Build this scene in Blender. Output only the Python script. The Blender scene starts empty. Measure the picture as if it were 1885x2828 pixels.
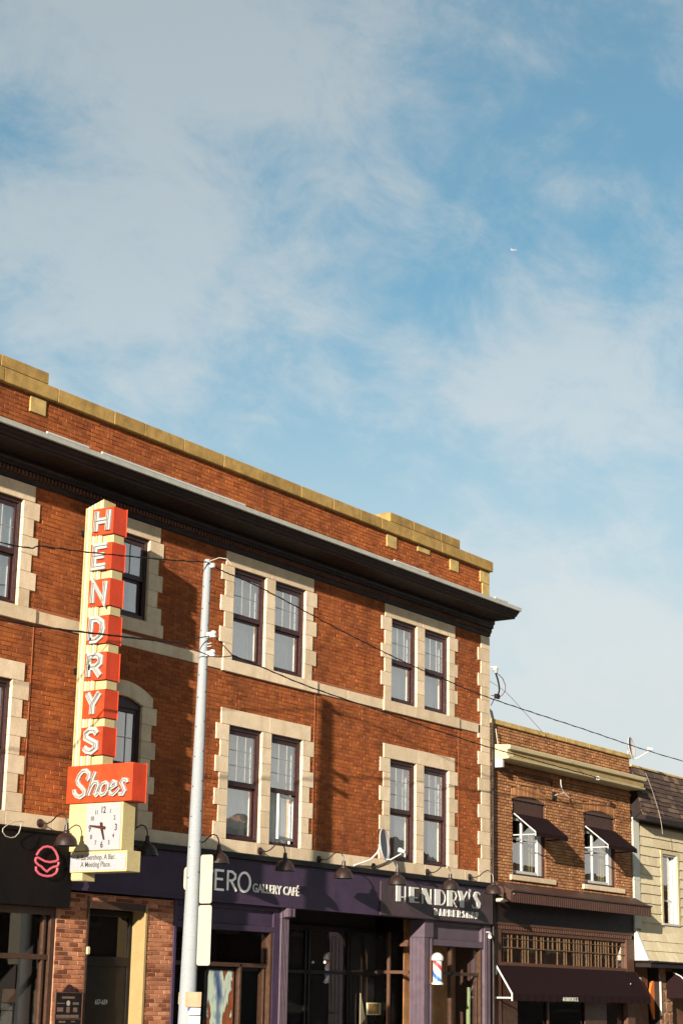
import bpy, bmesh, math, random
from math import radians, sin, cos, pi
from mathutils import Vector, Matrix
random.seed(7)
S = bpy.context.scene
COL = S.collection

# ------------------------------------------------------------------ camera, world, sun, exposure
cam = bpy.data.cameras.new('camera'); camo = bpy.data.objects.new('camera', cam); COL.objects.link(camo)
yaw, pit, rol = .965995, .259378, .01834452
fw = Vector((sin(yaw)*cos(pit), cos(yaw)*cos(pit), sin(pit)))
rt0 = Vector((cos(yaw), -sin(yaw), 0)); up0 = rt0.cross(fw)
rt = rt0*cos(rol) + up0*sin(rol); up = up0*cos(rol) - rt0*sin(rol)
M3 = Matrix((rt, up, -fw)).transposed()
camo.matrix_world = Matrix.Translation((0, -22, 1.65)) @ M3.to_4x4()
cam.sensor_fit = 'VERTICAL'; cam.sensor_height = 24; cam.lens = 5061.54/2828*24
cam.clip_start = .1; cam.clip_end = 30000
S.camera = camo
S.view_settings.view_transform = 'Standard'; S.view_settings.look = 'None'
S.view_settings.gamma = 1; S.view_settings.use_curve_mapping = False
S.view_settings.exposure = 1.55
S.cycles.max_bounces = 6

SUN_AZ, SUN_EL = radians(74.3), radians(12.9)          # azimuth measured from the facade's normal
sd = Vector((sin(SUN_AZ)*cos(SUN_EL), cos(SUN_AZ)*cos(SUN_EL), -sin(SUN_EL)))   # way the light travels
sun = bpy.data.lights.new('sun', 'SUN'); sun.energy = 5.0; sun.angle = radians(.55); sun.color = (1, .92, .78)
suno = bpy.data.objects.new('sun', sun); COL.objects.link(suno)
suno.rotation_euler = sd.to_track_quat('-Z', 'Y').to_euler(); suno.location = (-20, -20, 30)

W = bpy.data.worlds.new('World'); S.world = W; W.use_nodes = True
nt = W.node_tree; N = nt.nodes; L = nt.links; N.clear()
def wn(t, **k):
    n = N.new(t)
    for a, b in k.items(): setattr(n, a, b)
    return n
sky = wn('ShaderNodeTexSky', sky_type='NISHITA', sun_disc=False, sun_elevation=SUN_EL,
         sun_rotation=math.atan2(-sd.x, -sd.y), air_density=1.0, dust_density=2.0, ozone_density=2.5)
tc = wn('ShaderNodeTexCoord'); sp = wn('ShaderNodeSeparateXYZ'); L.new(tc.outputs['Generated'], sp.inputs[0])
def mth(op, a, b=None, c=None, clamp=False):
    n = wn('ShaderNodeMath', operation=op, use_clamp=clamp)
    for i, x in enumerate((a, b, c)):
        if x is None: continue
        if isinstance(x, (int, float)): n.inputs[i].default_value = x
        else: L.new(x, n.inputs[i])
    return n.outputs[0]
zz = mth('ADD', mth('MAXIMUM', sp.outputs[2], 0.0), .45)
cu = wn('ShaderNodeCombineXYZ'); L.new(mth('DIVIDE', sp.outputs[0], zz), cu.inputs[0]); L.new(mth('DIVIDE', sp.outputs[1], zz), cu.inputs[1])
mp = wn('ShaderNodeMapping'); L.new(cu.outputs[0], mp.inputs[0]); mp.inputs['Location'].default_value = (3.15, .30, 0)
mp.inputs['Rotation'].default_value = (0, 0, .5); mp.inputs['Scale'].default_value = (1.0, 1.25, 1)
n1 = wn('ShaderNodeTexNoise'); L.new(mp.outputs[0], n1.inputs[0]); n1.inputs['Scale'].default_value = 3.4
n1.inputs['Detail'].default_value = 7; n1.inputs['Roughness'].default_value = .5; n1.inputs['Distortion'].default_value = .25
n2 = wn('ShaderNodeTexNoise'); L.new(mp.outputs[0], n2.inputs[0]); n2.inputs['Scale'].default_value = 11
n2.inputs['Detail'].default_value = 9; n2.inputs['Roughness'].default_value = .66; n2.inputs['Distortion'].default_value = .35
cv = mth('ADD', n1.outputs[0], mth('MULTIPLY', mth('SUBTRACT', n2.outputs[0], .5), .56))
mr = wn('ShaderNodeMapRange', interpolation_type='SMOOTHSTEP'); L.new(cv, mr.inputs[0])
mr.inputs[1].default_value = .33; mr.inputs[2].default_value = .62; mr.inputs[3].default_value = .20; mr.inputs[4].default_value = .92
hz = wn('ShaderNodeMapRange', interpolation_type='SMOOTHSTEP'); L.new(sp.outputs[2], hz.inputs[0])           # pale air towards the horizon
hz.inputs[1].default_value = .08; hz.inputs[2].default_value = .40; hz.inputs[3].default_value = .96; hz.inputs[4].default_value = .06
haze_f = hz.outputs[0]
SKY_STR = .05
tint = wn('ShaderNodeMix', data_type='RGBA', blend_type='MULTIPLY'); tint.inputs[0].default_value = 1
L.new(sky.outputs[0], tint.inputs[6]); tint.inputs[7].default_value = (.34, 1.04, 1.03, 1)
cm = wn('ShaderNodeMix', data_type='RGBA'); low = wn('ShaderNodeMapRange', interpolation_type='SMOOTHSTEP'); L.new(sp.outputs[2], low.inputs[0])          # the sheet of cloud thins towards the horizon
low.inputs[1].default_value = .12; low.inputs[2].default_value = .40; low.inputs[3].default_value = .85; low.inputs[4].default_value = 1
L.new(mth('MULTIPLY', mr.outputs[0], low.outputs[0]), cm.inputs[0]); L.new(tint.outputs[2], cm.inputs[6])
bw_ = wn('ShaderNodeRGBToBW'); L.new(sky.outputs[0], bw_.inputs[0])                     # clouds: as bright as the sky round them, whiter
cl = wn('ShaderNodeMix', data_type='RGBA', blend_type='MULTIPLY'); cl.inputs[0].default_value = 1
L.new(mth('MULTIPLY', mth('POWER', bw_.outputs[0], .58), 1.36), cl.inputs[6]); cl.inputs[7].default_value = (1.66, 1.95, 2.11, 1); L.new(cl.outputs[2], cm.inputs[7])
hm = wn('ShaderNodeMix', data_type='RGBA'); L.new(mth('MULTIPLY', haze_f, 1.0), hm.inputs[0]); L.new(cm.outputs[2], hm.inputs[6])
hm.inputs[7].default_value = (5.05, 5.2, 5.12, 1)
bg = wn('ShaderNodeBackground'); L.new(hm.outputs[2], bg.inputs[0]); bg.inputs[1].default_value = SKY_STR
ow = wn('ShaderNodeOutputWorld'); L.new(bg.outputs[0], ow.inputs[0])

# ------------------------------------------------------------------ materials
def new_mat(name):
    m = bpy.data.materials.new(name); m.use_nodes = True
    t = m.node_tree; b = t.nodes['Principled BSDF']
    return m, t, b
def ramp(t, stops, src):
    r = t.nodes.new('ShaderNodeValToRGB'); e = r.color_ramp.elements
    while len(e) < len(stops): e.new(.5)
    for i, (p, c) in enumerate(stops): e[i].position = p; e[i].color = (*c, 1)
    t.links.new(src, r.inputs[0]); return r.outputs[0]
def noise(t, scale, detail=5, rough=.6, vec=None, stretch=None):
    n = t.nodes.new('ShaderNodeTexNoise'); n.inputs['Scale'].default_value = scale
    n.inputs['Detail'].default_value = detail; n.inputs['Roughness'].default_value = rough
    g = t.nodes.new('ShaderNodeNewGeometry'); src = g.outputs['Position']
    if stretch:
        mp = t.nodes.new('ShaderNodeMapping'); mp.inputs['Scale'].default_value = stretch
        t.links.new(src, mp.inputs[0]); src = mp.outputs[0]
    t.links.new(src, n.inputs['Vector']); return n.outputs[0]
def mixc(t, f, a, b, mode='MIX'):
    n = t.nodes.new('ShaderNodeMix'); n.data_type = 'RGBA'; n.blend_type = mode
    for s, v in ((n.inputs[0], f), (n.inputs[6], a), (n.inputs[7], b)):
        if isinstance(v, (int, float)): s.default_value = v
        elif isinstance(v, tuple): s.default_value = (*v, 1)
        else: t.links.new(v, s)
    return n.outputs[2]
def bump(t, b, src, dist=.01, strength=.5):
    n = t.nodes.new('ShaderNodeBump'); n.inputs['Distance'].default_value = dist; n.inputs['Strength'].default_value = strength
    t.links.new(src, n.inputs['Height']); t.links.new(n.outputs[0], b.inputs['Normal'])
def plain(name, c, rough=.6, var=.25, scale=6, metal=0, bmp=.0, spec=.22, grime=0, gc=(.02, .015, .01), stretch=(1, 1, .25), each=0):
    """painted or natural surface: base colour broken up by fine and coarse noise, streaky grime, a little relief"""
    m, t, b = new_mat(name)
    lo = tuple(x*(1-var) for x in c); hi = tuple(min(1, x*(1+var)) for x in c)
    col = ramp(t, [(.3, lo), (.7, hi)], noise(t, scale, 6, .65))
    fine = ramp(t, [(.3, (.86,)*3), (.7, (1.1,)*3)], noise(t, scale*14, 3, .7))
    col = mixc(t, 1.0, col, fine, 'MULTIPLY')
    if each:                                                       # piece to piece difference
        col = mixc(t, 1.0, col, ramp(t, [(0, (1-each, 1-each*1.15, 1-each*1.4)), (1, (1+each*.6,)*3)], t.nodes.new('ShaderNodeObjectInfo').outputs['Random']), 'MULTIPLY')
    if grime:
        g = ramp(t, [(.5, (0,)*3), (.75, (1,)*3)], noise(t, 3.0, 7, .7, stretch=stretch))
        gg = t.nodes.new('ShaderNodeMath'); gg.operation = 'MULTIPLY'; gg.inputs[1].default_value = grime
        t.links.new(g, gg.inputs[0]); col = mixc(t, gg.outputs[0], col, gc)
    t.links.new(col, b.inputs['Base Color'])
    b.inputs['Metallic'].default_value = metal; b.inputs['Specular IOR Level'].default_value = spec
    rr = ramp(t, [(.3, (max(0, rough-.1),)*3), (.7, (min(1, rough+.1),)*3)], noise(t, scale*2, 4))
    t.links.new(rr, b.inputs['Roughness'])
    if bmp: bump(t, b, noise(t, scale*10, 5, .7), bmp)
    return m
def brick_mat(name, stops, island=True, stain=.5, sc=(.05, .015, .008)):
    m, t, b = new_mat(name)
    if island:
        src = t.nodes.new('ShaderNodeNewGeometry').outputs['Random Per Island']
    else:
        src = t.nodes.new('ShaderNodeObjectInfo').outputs['Random']
    col = ramp(t, stops, src)
    col = mixc(t, 1.0, col, ramp(t, [(.25, (.62,)*3), (.75, (1.3,)*3)], noise(t, 24, 5, .75)), 'MULTIPLY')
    col = mixc(t, 1.0, col, ramp(t, [(.28, (.70, .66, .62)), (.72, (1.24, 1.20, 1.15))], noise(t, .55, 7, .62)), 'MULTIPLY')
    patch = ramp(t, [(.42, (0,)*3), (.72, (1,)*3)], noise(t, .8, 6, .65, stretch=(1, 1, .7)))
    mm = t.nodes.new('ShaderNodeMath'); mm.operation = 'MULTIPLY'; mm.inputs[1].default_value = stain; t.links.new(patch, mm.inputs[0])
    col = mixc(t, mm.outputs[0], col, sc)
    st = ramp(t, [(.50, (0,)*3), (.78, (.55,)*3)], noise(t, 1.0, 6, .7, stretch=(2.6, 1, .22)))       # long streaks where water ran down
    col = mixc(t, st, col, tuple(x*.5 for x in sc))
    t.links.new(col, b.inputs['Base Color']); b.inputs['Roughness'].default_value = .9; b.inputs['Specular IOR Level'].default_value = .2
    bump(t, b, noise(t, 90, 4, .7), .006, .7)
    return m
def mortar_mat(name, c, light, amount):
    m, t, b = new_mat(name)
    f = ramp(t, [(.60, (0,)*3), (.68, (amount,)*3)], noise(t, 3.2, 7, .75))
    col = mixc(t, f, mixc(t, noise(t, 20), tuple(x*.7 for x in c), tuple(x*1.2 for x in c)), light)
    t.links.new(col, b.inputs['Base Color']); b.inputs['Roughness'].default_value = .95
    return m
def glass_mat(name, tint=(.9, .93, .93), base=.12, wob=.4, rough=.01, gcol=(1, 1, 1)):
    m = bpy.data.materials.new(name); m.use_nodes = True; t = m.node_tree; t.nodes.clear()
    tr = t.nodes.new('ShaderNodeBsdfTransparent'); tr.inputs[0].default_value = (*tint, 1)
    gl = t.nodes.new('ShaderNodeBsdfGlossy'); gl.inputs['Roughness'].default_value = rough; gl.inputs[0].default_value = (*gcol, 1)
    fr = t.nodes.new('ShaderNodeFresnel'); fr.inputs[0].default_value = 1.5
    ad = t.nodes.new('ShaderNodeMath'); ad.operation = 'ADD'; ad.use_clamp = True; ad.inputs[1].default_value = base
    t.links.new(fr.outputs[0], ad.inputs[0])
    bp = t.nodes.new('ShaderNodeBump'); bp.inputs['Distance'].default_value = .01; bp.inputs['Strength'].default_value = wob*.1
    t.links.new(noise(t, 1.6, 2), bp.inputs['Height']); t.links.new(bp.outputs[0], gl.inputs['Normal'])
    gb = t.nodes.new('ShaderNodeNewGeometry'); fb = t.nodes.new('ShaderNodeMath'); fb.operation = 'SUBTRACT'; fb.inputs[0].default_value = 1; t.links.new(gb.outputs['Backfacing'], fb.inputs[1])
    ff = t.nodes.new('ShaderNodeMath'); ff.operation = 'MULTIPLY'; t.links.new(ad.outputs[0], ff.inputs[0]); t.links.new(fb.outputs[0], ff.inputs[1])   # the far face of the sheet adds nothing
    mx = t.nodes.new('ShaderNodeMixShader'); t.links.new(ff.outputs[0], mx.inputs[0])
    t.links.new(tr.outputs[0], mx.inputs[1]); t.links.new(gl.outputs[0], mx.inputs[2])
    o = t.nodes.new('ShaderNodeOutputMaterial'); t.links.new(mx.outputs[0], o.inputs[0]); return m
def emit_mat(name, c, s):
    m, t, b = new_mat(name); b.inputs['Base Color'].default_value = (*[x*.12 for x in c], 1)
    b.inputs['Emission Color'].default_value = (*c, 1); b.inputs['Emission Strength'].default_value = s; return m

m_brick = brick_mat('red_brick', [(0, (.185, .047, .012)), (.35, (.262, .071, .017)), (.75, (.298, .086, .021)), (1, (.24, .060, .014))])
m_brick1 = brick_mat('red_brick_single', [(0, (.185, .047, .012)), (.4, (.262, .071, .017)), (1, (.298, .086, .021))], False)
m_pier = brick_mat('pink_brick_single', [(0, (.13, .042, .02)), (.22, (.17, .055, .026)), (.30, (.30, .115, .055)), (.7, (.38, .155, .08)), (.85, (.46, .21, .12)), (1, (.20, .065, .03))], False, .25)
m_pier2 = brick_mat('pink_brick', [(0, (.13, .042, .02)), (.3, (.30, .115, .055)), (1, (.40, .17, .09))], True, .25)
m_bbrick = brick_mat('brown_brick', [(0, (.23, .090, .038)), (.4, (.325, .150, .062)), (.8, (.375, .185, .08)), (1, (.27, .105, .045))], True, .45, (.09, .035, .015))
m_bbrick1 = brick_mat('brown_brick_single', [(0, (.23, .090, .038)), (.4, (.325, .150, .062)), (.8, (.375, .185, .08)), (1, (.27, .105, .045))], False, .45, (.09, .035, .015))
m_mort = mortar_mat('red_mortar', (.225, .062, .018), (.5, .36, .26), .85)
m_mortp = mortar_mat('pink_mortar', (.40, .20, .12), (.5, .36, .26), .3)
m_mortb = mortar_mat('brown_mortar', (.05, .02, .01), (.3, .16, .08), .4)
m_stone = plain('limestone', (.51, .395, .272), .85, .12, 3, bmp=.008, spec=.2, grime=.6, gc=(.34, .22, .12), each=.13)
m_cop = plain('weathered_sandstone', (.27, .165, .052), .9, .28, 4, bmp=.006, spec=.2, grime=.6, gc=(.10, .06, .02), each=.15)
m_cop2 = plain('brown_sandstone', (.36, .24, .09), .9, .3, 4, bmp=.006, spec=.2, grime=.4, gc=(.12, .06, .02))
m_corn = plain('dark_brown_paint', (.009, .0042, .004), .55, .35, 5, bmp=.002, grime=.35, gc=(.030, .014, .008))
m_gut = plain('grey_gutter_metal', (.30, .29, .25), .45, .15, 5, spec=.5, grime=.3, gc=(.2, .13, .05))
m_white = plain('white_paint', (.36, .35, .33), .5, .06, 5)
m_frame = plain('maroon_window_paint', (.028, .009, .009), .4, .25, 8, spec=.3)
m_shopframe = plain('brown_shop_frame', (.045, .022, .013), .35, .25, 8, spec=.3)
m_black = plain('black_paint', (.005, .0035, .0035), .45, .3, 5)
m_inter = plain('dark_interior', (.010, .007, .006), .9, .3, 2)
m_purple = plain('purple_paint', (.036, .021, .042), .5, .22, 2.2, grime=.35, gc=(.060, .040, .052))
m_lilac = plain('lilac_paint', (.070, .048, .060), .5, .15, 4, grime=.25, gc=(.06, .04, .05))
m_cream = plain('cream_enamel', (.35, .28, .14), .4, .07, 2, grime=.4, gc=(.30, .16, .03))
m_creamw = plain('pale_enamel', (.37, .36, .30), .4, .05, 2)
m_red = plain('red_enamel', (.39, .036, .010), .4, .12, 4, grime=.4, each=.08, gc=(.2, .012, .004))
m_letter = plain('white_channel_letter', (.27, .265, .25), .5, .10, 20)
m_tube = plain('dead_neon_tube', (.19, .175, .145), .2, .2, 20)
m_dial = plain('white_dial', (.215, .215, .225), .5, .03, 3)
m_num = plain('brown_numeral', (.040, .010, .004), .5, .1, 5)
m_txt = plain('faded_grey_print', (.055, .040, .025), .6, .2, 30)
m_cable = plain('black_cable', (.010, .005, .004), .6, .3, 3)
m_pole = plain('galvanised_pole', (.195, .203, .212), .7, .04, 3, spec=.15, grime=.10, gc=(.19, .15, .09))
m_rust = plain('rusty_band', (.16, .085, .035), .8, .3, 20)
m_porc = plain('white_porcelain', (.33, .33, .31), .25, .06, 8)
m_plate = plain('cream_sign_back', (.30, .265, .205), .5, .06, 6, grime=.15, gc=(.2, .13, .06))
m_lamp = plain('bronze_black_enamel', (.018, .009, .007), .38, .25, 10, spec=.35)
m_dish = plain('grey_dish_paint', (.27, .245, .245), .5, .06, 6, grime=.15, gc=(.12, .1, .09))
m_neon = emit_mat('lit_pink_neon', (1.0, .155, .19), .235)
m_curt = plain('off_white_curtain', (.78, .76, .72), .9, .06, 4)
m_glass = glass_mat('window_glass', base=.34, gcol=(1, .94, .90), wob=1.3)
m_glassd = glass_mat('shop_glass', (.93, .93, .93), base=.0, wob=.05)
m_bframe = plain('white_vinyl', (.36, .355, .34), .4, .04, 5)
m_munt = plain('grey_muntin', (.22, .21, .20), .5, .05, 5)
m_ccorn = plain('cream_cornice_paint', (.40, .325, .185), .55, .08, 4, grime=.25, gc=(.30, .18, .06))
m_tan = plain('tan_cornice_paint', (.25, .165, .065), .6, .12, 4)
m_awn = plain('maroon_canvas', (.0120, .0056, .0058), .95, .15, 30, bmp=.002, spec=.05)
m_brown = plain('brown_metal_siding', (.044, .019, .013), .5, .2, 6, grime=.3, gc=(.04, .018, .012))
m_browng = plain('brown_timber', (.066, .029, .017), .6, .2, 6, grime=.3, gc=(.06, .025, .015))
m_shing = plain('cream_siding_shingle', (.46, .38, .25), .85, .08, 3, bmp=.003, each=.10, grime=.4, gc=(.36, .24, .09), stretch=(1.5, 1, .6))
m_sjoint = plain('shadow_board', (.20, .12, .05), .9, .2, 3)
m_asph = None
def asphalt_single():
    m, t, b = new_mat('asphalt_roof_shingle')
    col = ramp(t, [(0, (.026, .011, .007)), (.7, (.052, .024, .013)), (1, (.12, .068, .038))], t.nodes.new('ShaderNodeObjectInfo').outputs['Random'])
    col = mixc(t, 1.0, col, ramp(t, [(.3, (.6,)*3), (.7, (1.4,)*3)], noise(t, 30, 5, .8)), 'MULTIPLY')
    t.links.new(col, b.inputs['Base Color']); b.inputs['Roughness'].default_value = .95; bump(t, b, noise(t, 150, 3), .004); return m
m_asph = asphalt_single()
m_orange = plain('orange_paint', (.42, .10, .018), .7, .1, 4)
m_fstone = plain('field_stone', (.17, .085, .045), .85, .35, 5, bmp=.006)
m_fmort = plain('stone_mortar', (.26, .17, .10), .9, .1, 8)
m_road = plain('asphalt', (.13, .12, .11), .9, .2, 2, bmp=.004)
m_walk = plain('concrete', (.46, .42, .36), .9, .12, 1.5, bmp=.003)
m_ground = plain('ground_soil', (.12, .10, .07), .95, .2, .3)

# ------------------------------------------------------------------ mesh helpers
class MB:
    def __init__(s): s.v = []; s.f = []; s.smooth = False
    def add(s, v, f):
        o = len(s.v); s.v += [tuple(p) for p in v]; s.f += [tuple(i+o for i in q) for q in f]; return s
    def box(s, x0, x1, y0, y1, z0, z1):
        return s.add([(x0,y0,z0),(x1,y0,z0),(x1,y1,z0),(x0,y1,z0),(x0,y0,z1),(x1,y0,z1),(x1,y1,z1),(x0,y1,z1)],
                     [(0,3,2,1),(4,5,6,7),(0,1,5,4),(1,2,6,5),(2,3,7,6),(3,0,4,7)])
    def prism(s, poly, fn, d0, d1):
        """poly in 2-D, fn(u, v, d) -> point; closed solid between d0 and d1"""
        n = len(poly)
        s.add([fn(u, v, d0) for u, v in poly] + [fn(u, v, d1) for u, v in poly],
              [tuple(range(n)), tuple(range(2*n-1, n-1, -1))] + [(i, i+n, (i+1) % n+n, (i+1) % n) for i in range(n)])
        return s
    def px(s, poly, x0, x1): return s.prism(poly, lambda u, v, d: (d, u, v), x0, x1)      # profile (y, z) run along X
    def py(s, poly, y0, y1): return s.prism(poly, lambda u, v, d: (u, d, v), y0, y1)      # profile (x, z) run along Y
    def tube(s, pts, r, n=8, close=False):
        pts = [Vector(p) for p in pts]; m = len(pts); rs = r if isinstance(r, (list, tuple)) else [r]*m
        ring = []; prev = None
        for i, p in enumerate(pts):
            a = pts[(i-1) % m] if (i or close) else p; b = pts[(i+1) % m] if (i < m-1 or close) else p
            t = (b-a).normalized()
            if prev is None:
                q = Vector((0,0,1)) if abs(t.z) < .9 else Vector((1,0,0)); prev = (q - t*q.dot(t)).normalized()
            else: prev = (prev - t*prev.dot(t)).normalized()
            w = t.cross(prev)
            ring.append([p + (prev*cos(2*pi*k/n) + w*sin(2*pi*k/n))*rs[i] for k in range(n)])
        o = len(s.v); s.v += [tuple(q) for g in ring for q in g]
        for i in range(m if close else m-1):
            j = (i+1) % m
            for k in range(n): s.f.append((o+i*n+k, o+i*n+(k+1) % n, o+j*n+(k+1) % n, o+j*n+k))
        if not close: s.f.append(tuple(o+k for k in range(n-1, -1, -1))); s.f.append(tuple(o+(m-1)*n+k for k in range(n)))
        return s
    def lathe(s, c, prof, n=20, axis='z'):
        """prof: (radius, height) from one end to the other"""
        o = len(s.v); c = Vector(c)
        for r, h in prof:
            for k in range(n):
                a = 2*pi*k/n; p = Vector((r*cos(a), r*sin(a), h))
                if axis == 'y': p = Vector((p.x, -p.z, p.y))
                s.v.append(tuple(c+p))
        for i in range(len(prof)-1):
            for k in range(n): s.f.append((o+i*n+k, o+i*n+(k+1) % n, o+(i+1)*n+(k+1) % n, o+(i+1)*n+k))
        s.f.append(tuple(o+k for k in range(n-1, -1, -1))); s.f.append(tuple(o+(len(prof)-1)*n+k for k in range(n)))
        return s
    def ribbon(s, pts, w, fn, d0, d1, close=False):
        """flat stroke of width w along 2-D points, mitred, extruded from d0 to d1"""
        P = [Vector(p) for p in pts]; m = len(P); A = []; B = []
        ws = w if isinstance(w, (list, tuple)) else [w]*m
        for i, p in enumerate(P):
            a = P[(i-1) % m] if (i or close) else None; b = P[(i+1) % m] if (i < m-1 or close) else None
            t1 = (p-a).normalized() if a is not None else None; t2 = (b-p).normalized() if b is not None else None
            if t1 is None: t1 = t2
            if t2 is None: t2 = t1
            n1_ = Vector((-t1.y, t1.x)); n2_ = Vector((-t2.y, t2.x)); nn = n1_+n2_
            if nn.length < .2: nn = n1_.copy()
            nn.normalize(); k = 1/max(.5, nn.dot(n1_))
            A.append(p+nn*ws[i]/2*k); B.append(p-nn*ws[i]/2*k)
        o = len(s.v)
        for d in (d0, d1):
            for q in A: s.v.append(tuple(fn(q.x, q.y, d)))
            for q in B: s.v.append(tuple(fn(q.x, q.y, d)))
        a0, b0, a1, b1 = o, o+m, o+2*m, o+3*m
        for i in range(m if close else m-1):
            j = (i+1) % m
            s.f += [(a0+i, a0+j, b0+j, b0+i), (a1+i, b1+i, b1+j, a1+j), (a0+i, a1+i, a1+j, a0+j), (b0+i, b0+j, b1+j, b1+i)]
        if not close: s.f += [(a0, b0, b1, a1), (a0+m-1, a1+m-1, b1+m-1, b0+m-1)]
        return s
    def data(s, name, mat, org=(0,0,0), recalc=True):
        me = bpy.data.meshes.new(name); O = Vector(org)
        me.from_pydata([tuple(Vector(p)-O) for p in s.v], [], s.f); me.materials.append(mat)
        if recalc:
            bm = bmesh.new(); bm.from_mesh(me); bmesh.ops.recalc_face_normals(bm, faces=bm.faces); bm.to_mesh(me); bm.free()
        if s.smooth:
            me.polygons.foreach_set('use_smooth', [True]*len(me.polygons))
            me.set_sharp_from_angle(angle=radians(38))
        me.update(); return me
    def build(s, name, mat, parent=None, label=None, bevel=0, recalc=True, kind=None):
        org = (0,0,0); p = parent
        while p is not None: org = tuple(Vector(org)+Vector(p.location)); p = p.parent
        o = bpy.data.objects.new(name, s.data(name, mat, org, recalc)); COL.objects.link(o)
        if parent is not None: o.parent = parent
        if label: o['label'] = label
        if kind: o['kind'] = kind
        if bevel:
            b = o.modifiers.new('bevel', 'BEVEL'); b.width = bevel; b.segments = 1; b.limit_method = 'ANGLE'; b.angle_limit = radians(50)
        return o
def box(*a): return MB().box(*a)
def sm(mb): mb.smooth = True; return mb
def thing(name, loc, label, cat, group=None):
    o = bpy.data.objects.new(name, None); COL.objects.link(o); o.location = loc; o.empty_display_size = .2
    o['label'] = label; o['category'] = cat
    if group: o['group'] = group
    return o
def tag(o, label, cat, group=None):
    o['label'] = label; o['category'] = cat
    if group: o['group'] = group
    return o
def struct(o): o['kind'] = 'structure'; return o
KIDS = {}
def copy_tree(o, parent=None, kids=None):
    kids = kids if kids is not None else kids_of()
    c = o.copy(); COL.objects.link(c)
    if parent is not None: c.parent = parent
    for ch in kids.get(o.name, []): copy_tree(ch, c, kids)
    return c
def kids_of():
    d = {}
    for q in bpy.data.objects:
        if q.parent: d.setdefault(q.parent.name, []).append(q)
    return d
def text_mb(body, size, fn, d0, d1, sx=1.0, align='LEFT', spacing=1.0, shear=0.0, bold=0.0):
    """flat lettering in the built-in face, laid out with fn(u, v, d)"""
    cu = bpy.data.curves.new('t', 'FONT'); cu.body = body; cu.size = size; cu.align_x = align; cu.extrude = .5
    cu.space_character = spacing; cu.shear = shear; cu.offset = bold; cu.resolution_u = 3
    ob = bpy.data.objects.new('t', cu); COL.objects.link(ob)
    dg = bpy.context.evaluated_depsgraph_get(); me = bpy.data.meshes.new_from_object(ob.evaluated_get(dg))
    mb = MB(); mb.add([fn(v.co.x*sx, v.co.y, d0 if v.co.z < 0 else d1) for v in me.vertices], [tuple(p.vertices) for p in me.polygons])
    bpy.data.objects.remove(ob); bpy.data.curves.remove(cu); bpy.data.meshes.remove(me); return mb
def onwall(X0, Y0, Z0): return lambda u, v, d: (X0+u, Y0-d, Z0+v)            # on the street front
def onside(X0, Y0, Z0): return lambda u, v, d: (X0-d, Y0-u, Z0+v)            # on a face turned to the left, reading outward
def arc(cx, cz, r, a0, a1, n, ry=None):
    ry = ry or r; return [(cx+r*cos(radians(a0+(a1-a0)*i/n)), cz+ry*sin(radians(a0+(a1-a0)*i/n))) for i in range(n+1)]

# ------------------------------------------------------------------ ground
g = struct(MB().add([(-4000,-4000,-.30),(4000,-4000,-.30),(4000,4000,-.30),(-4000,4000,-.30)], [(0,1,2,3)]).build('ground', m_ground))
struct(MB().box(-60, 160, -18.2, -3.8, -.25, -.13).build('road', m_road))
struct(MB().box(-60, 160, -3.8, 0.0, -.28, 0.0).build('pavement', m_walk, bevel=.02))
struct(MB().box(-60, 160, -24, -18.2, -.28, 0.0).build('far_pavement', m_walk, bevel=.02))
mk = MB()
for i in range(30): mk.box(-60+i*7, -57+i*7, -11.06, -10.94, -.13, -.126)
struct(mk.build('road_marking', m_white))

# ------------------------------------------------------------------ the other side of the street, mirrored in the panes
m_opp = plain('sooty_brick', (.10, .045, .028), .9, .3, 2); m_oppt = plain('dull_trim', (.26, .19, .12), .8, .1, 3)
def opposite(x0, x1, h, gable, label):
    t = thing('opposite_building', ((x0+x1)/2, -24, 0), label, 'building', 'buildings across the street')
    w = MB().box(x0, x1, -34, -24, 0, h)
    if gable: w.px([(-24.0, h), (-34.0, h), (-29.0, h+2.6)], x0, x1)
    w.build('wall', m_opp, t)
    box(x0, x1, -24, -23.8, h-.35, h-.05).build('eaves', m_oppt, t)
    n = int((x1-x0)/2.6)
    for fl in ((4.4, 6.3),) if h < 8 else ((4.2, 5.9), (6.6, 7.9)):
        for i in range(n):
            u = x0+(x1-x0)*(i+.5)/n; box(u-.55, u+.55, -24, -23.96, *fl).build('window', m_black, t); box(u-.7, u+.7, -24, -23.9, fl[0]-.15, fl[0]-.001).build('sill', m_oppt, t)
    box(x0+.4, x1-.4, -24, -23.95, .5, 3.1).build('shopfront', m_black, t)
opposite(36, 47.5, 7.4, True, 'sooty brick gabled house across the street, opposite the barbershop')
opposite(47.6, 66, 8.6, False, 'long sooty flat roofed brick building across the street')
opposite(66.1, 80, 7.0, True, 'low sooty gabled building across the street, farther along')
opposite(80.1, 104, 8.4, False, 'farthest sooty flat roofed building across the street')

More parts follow.
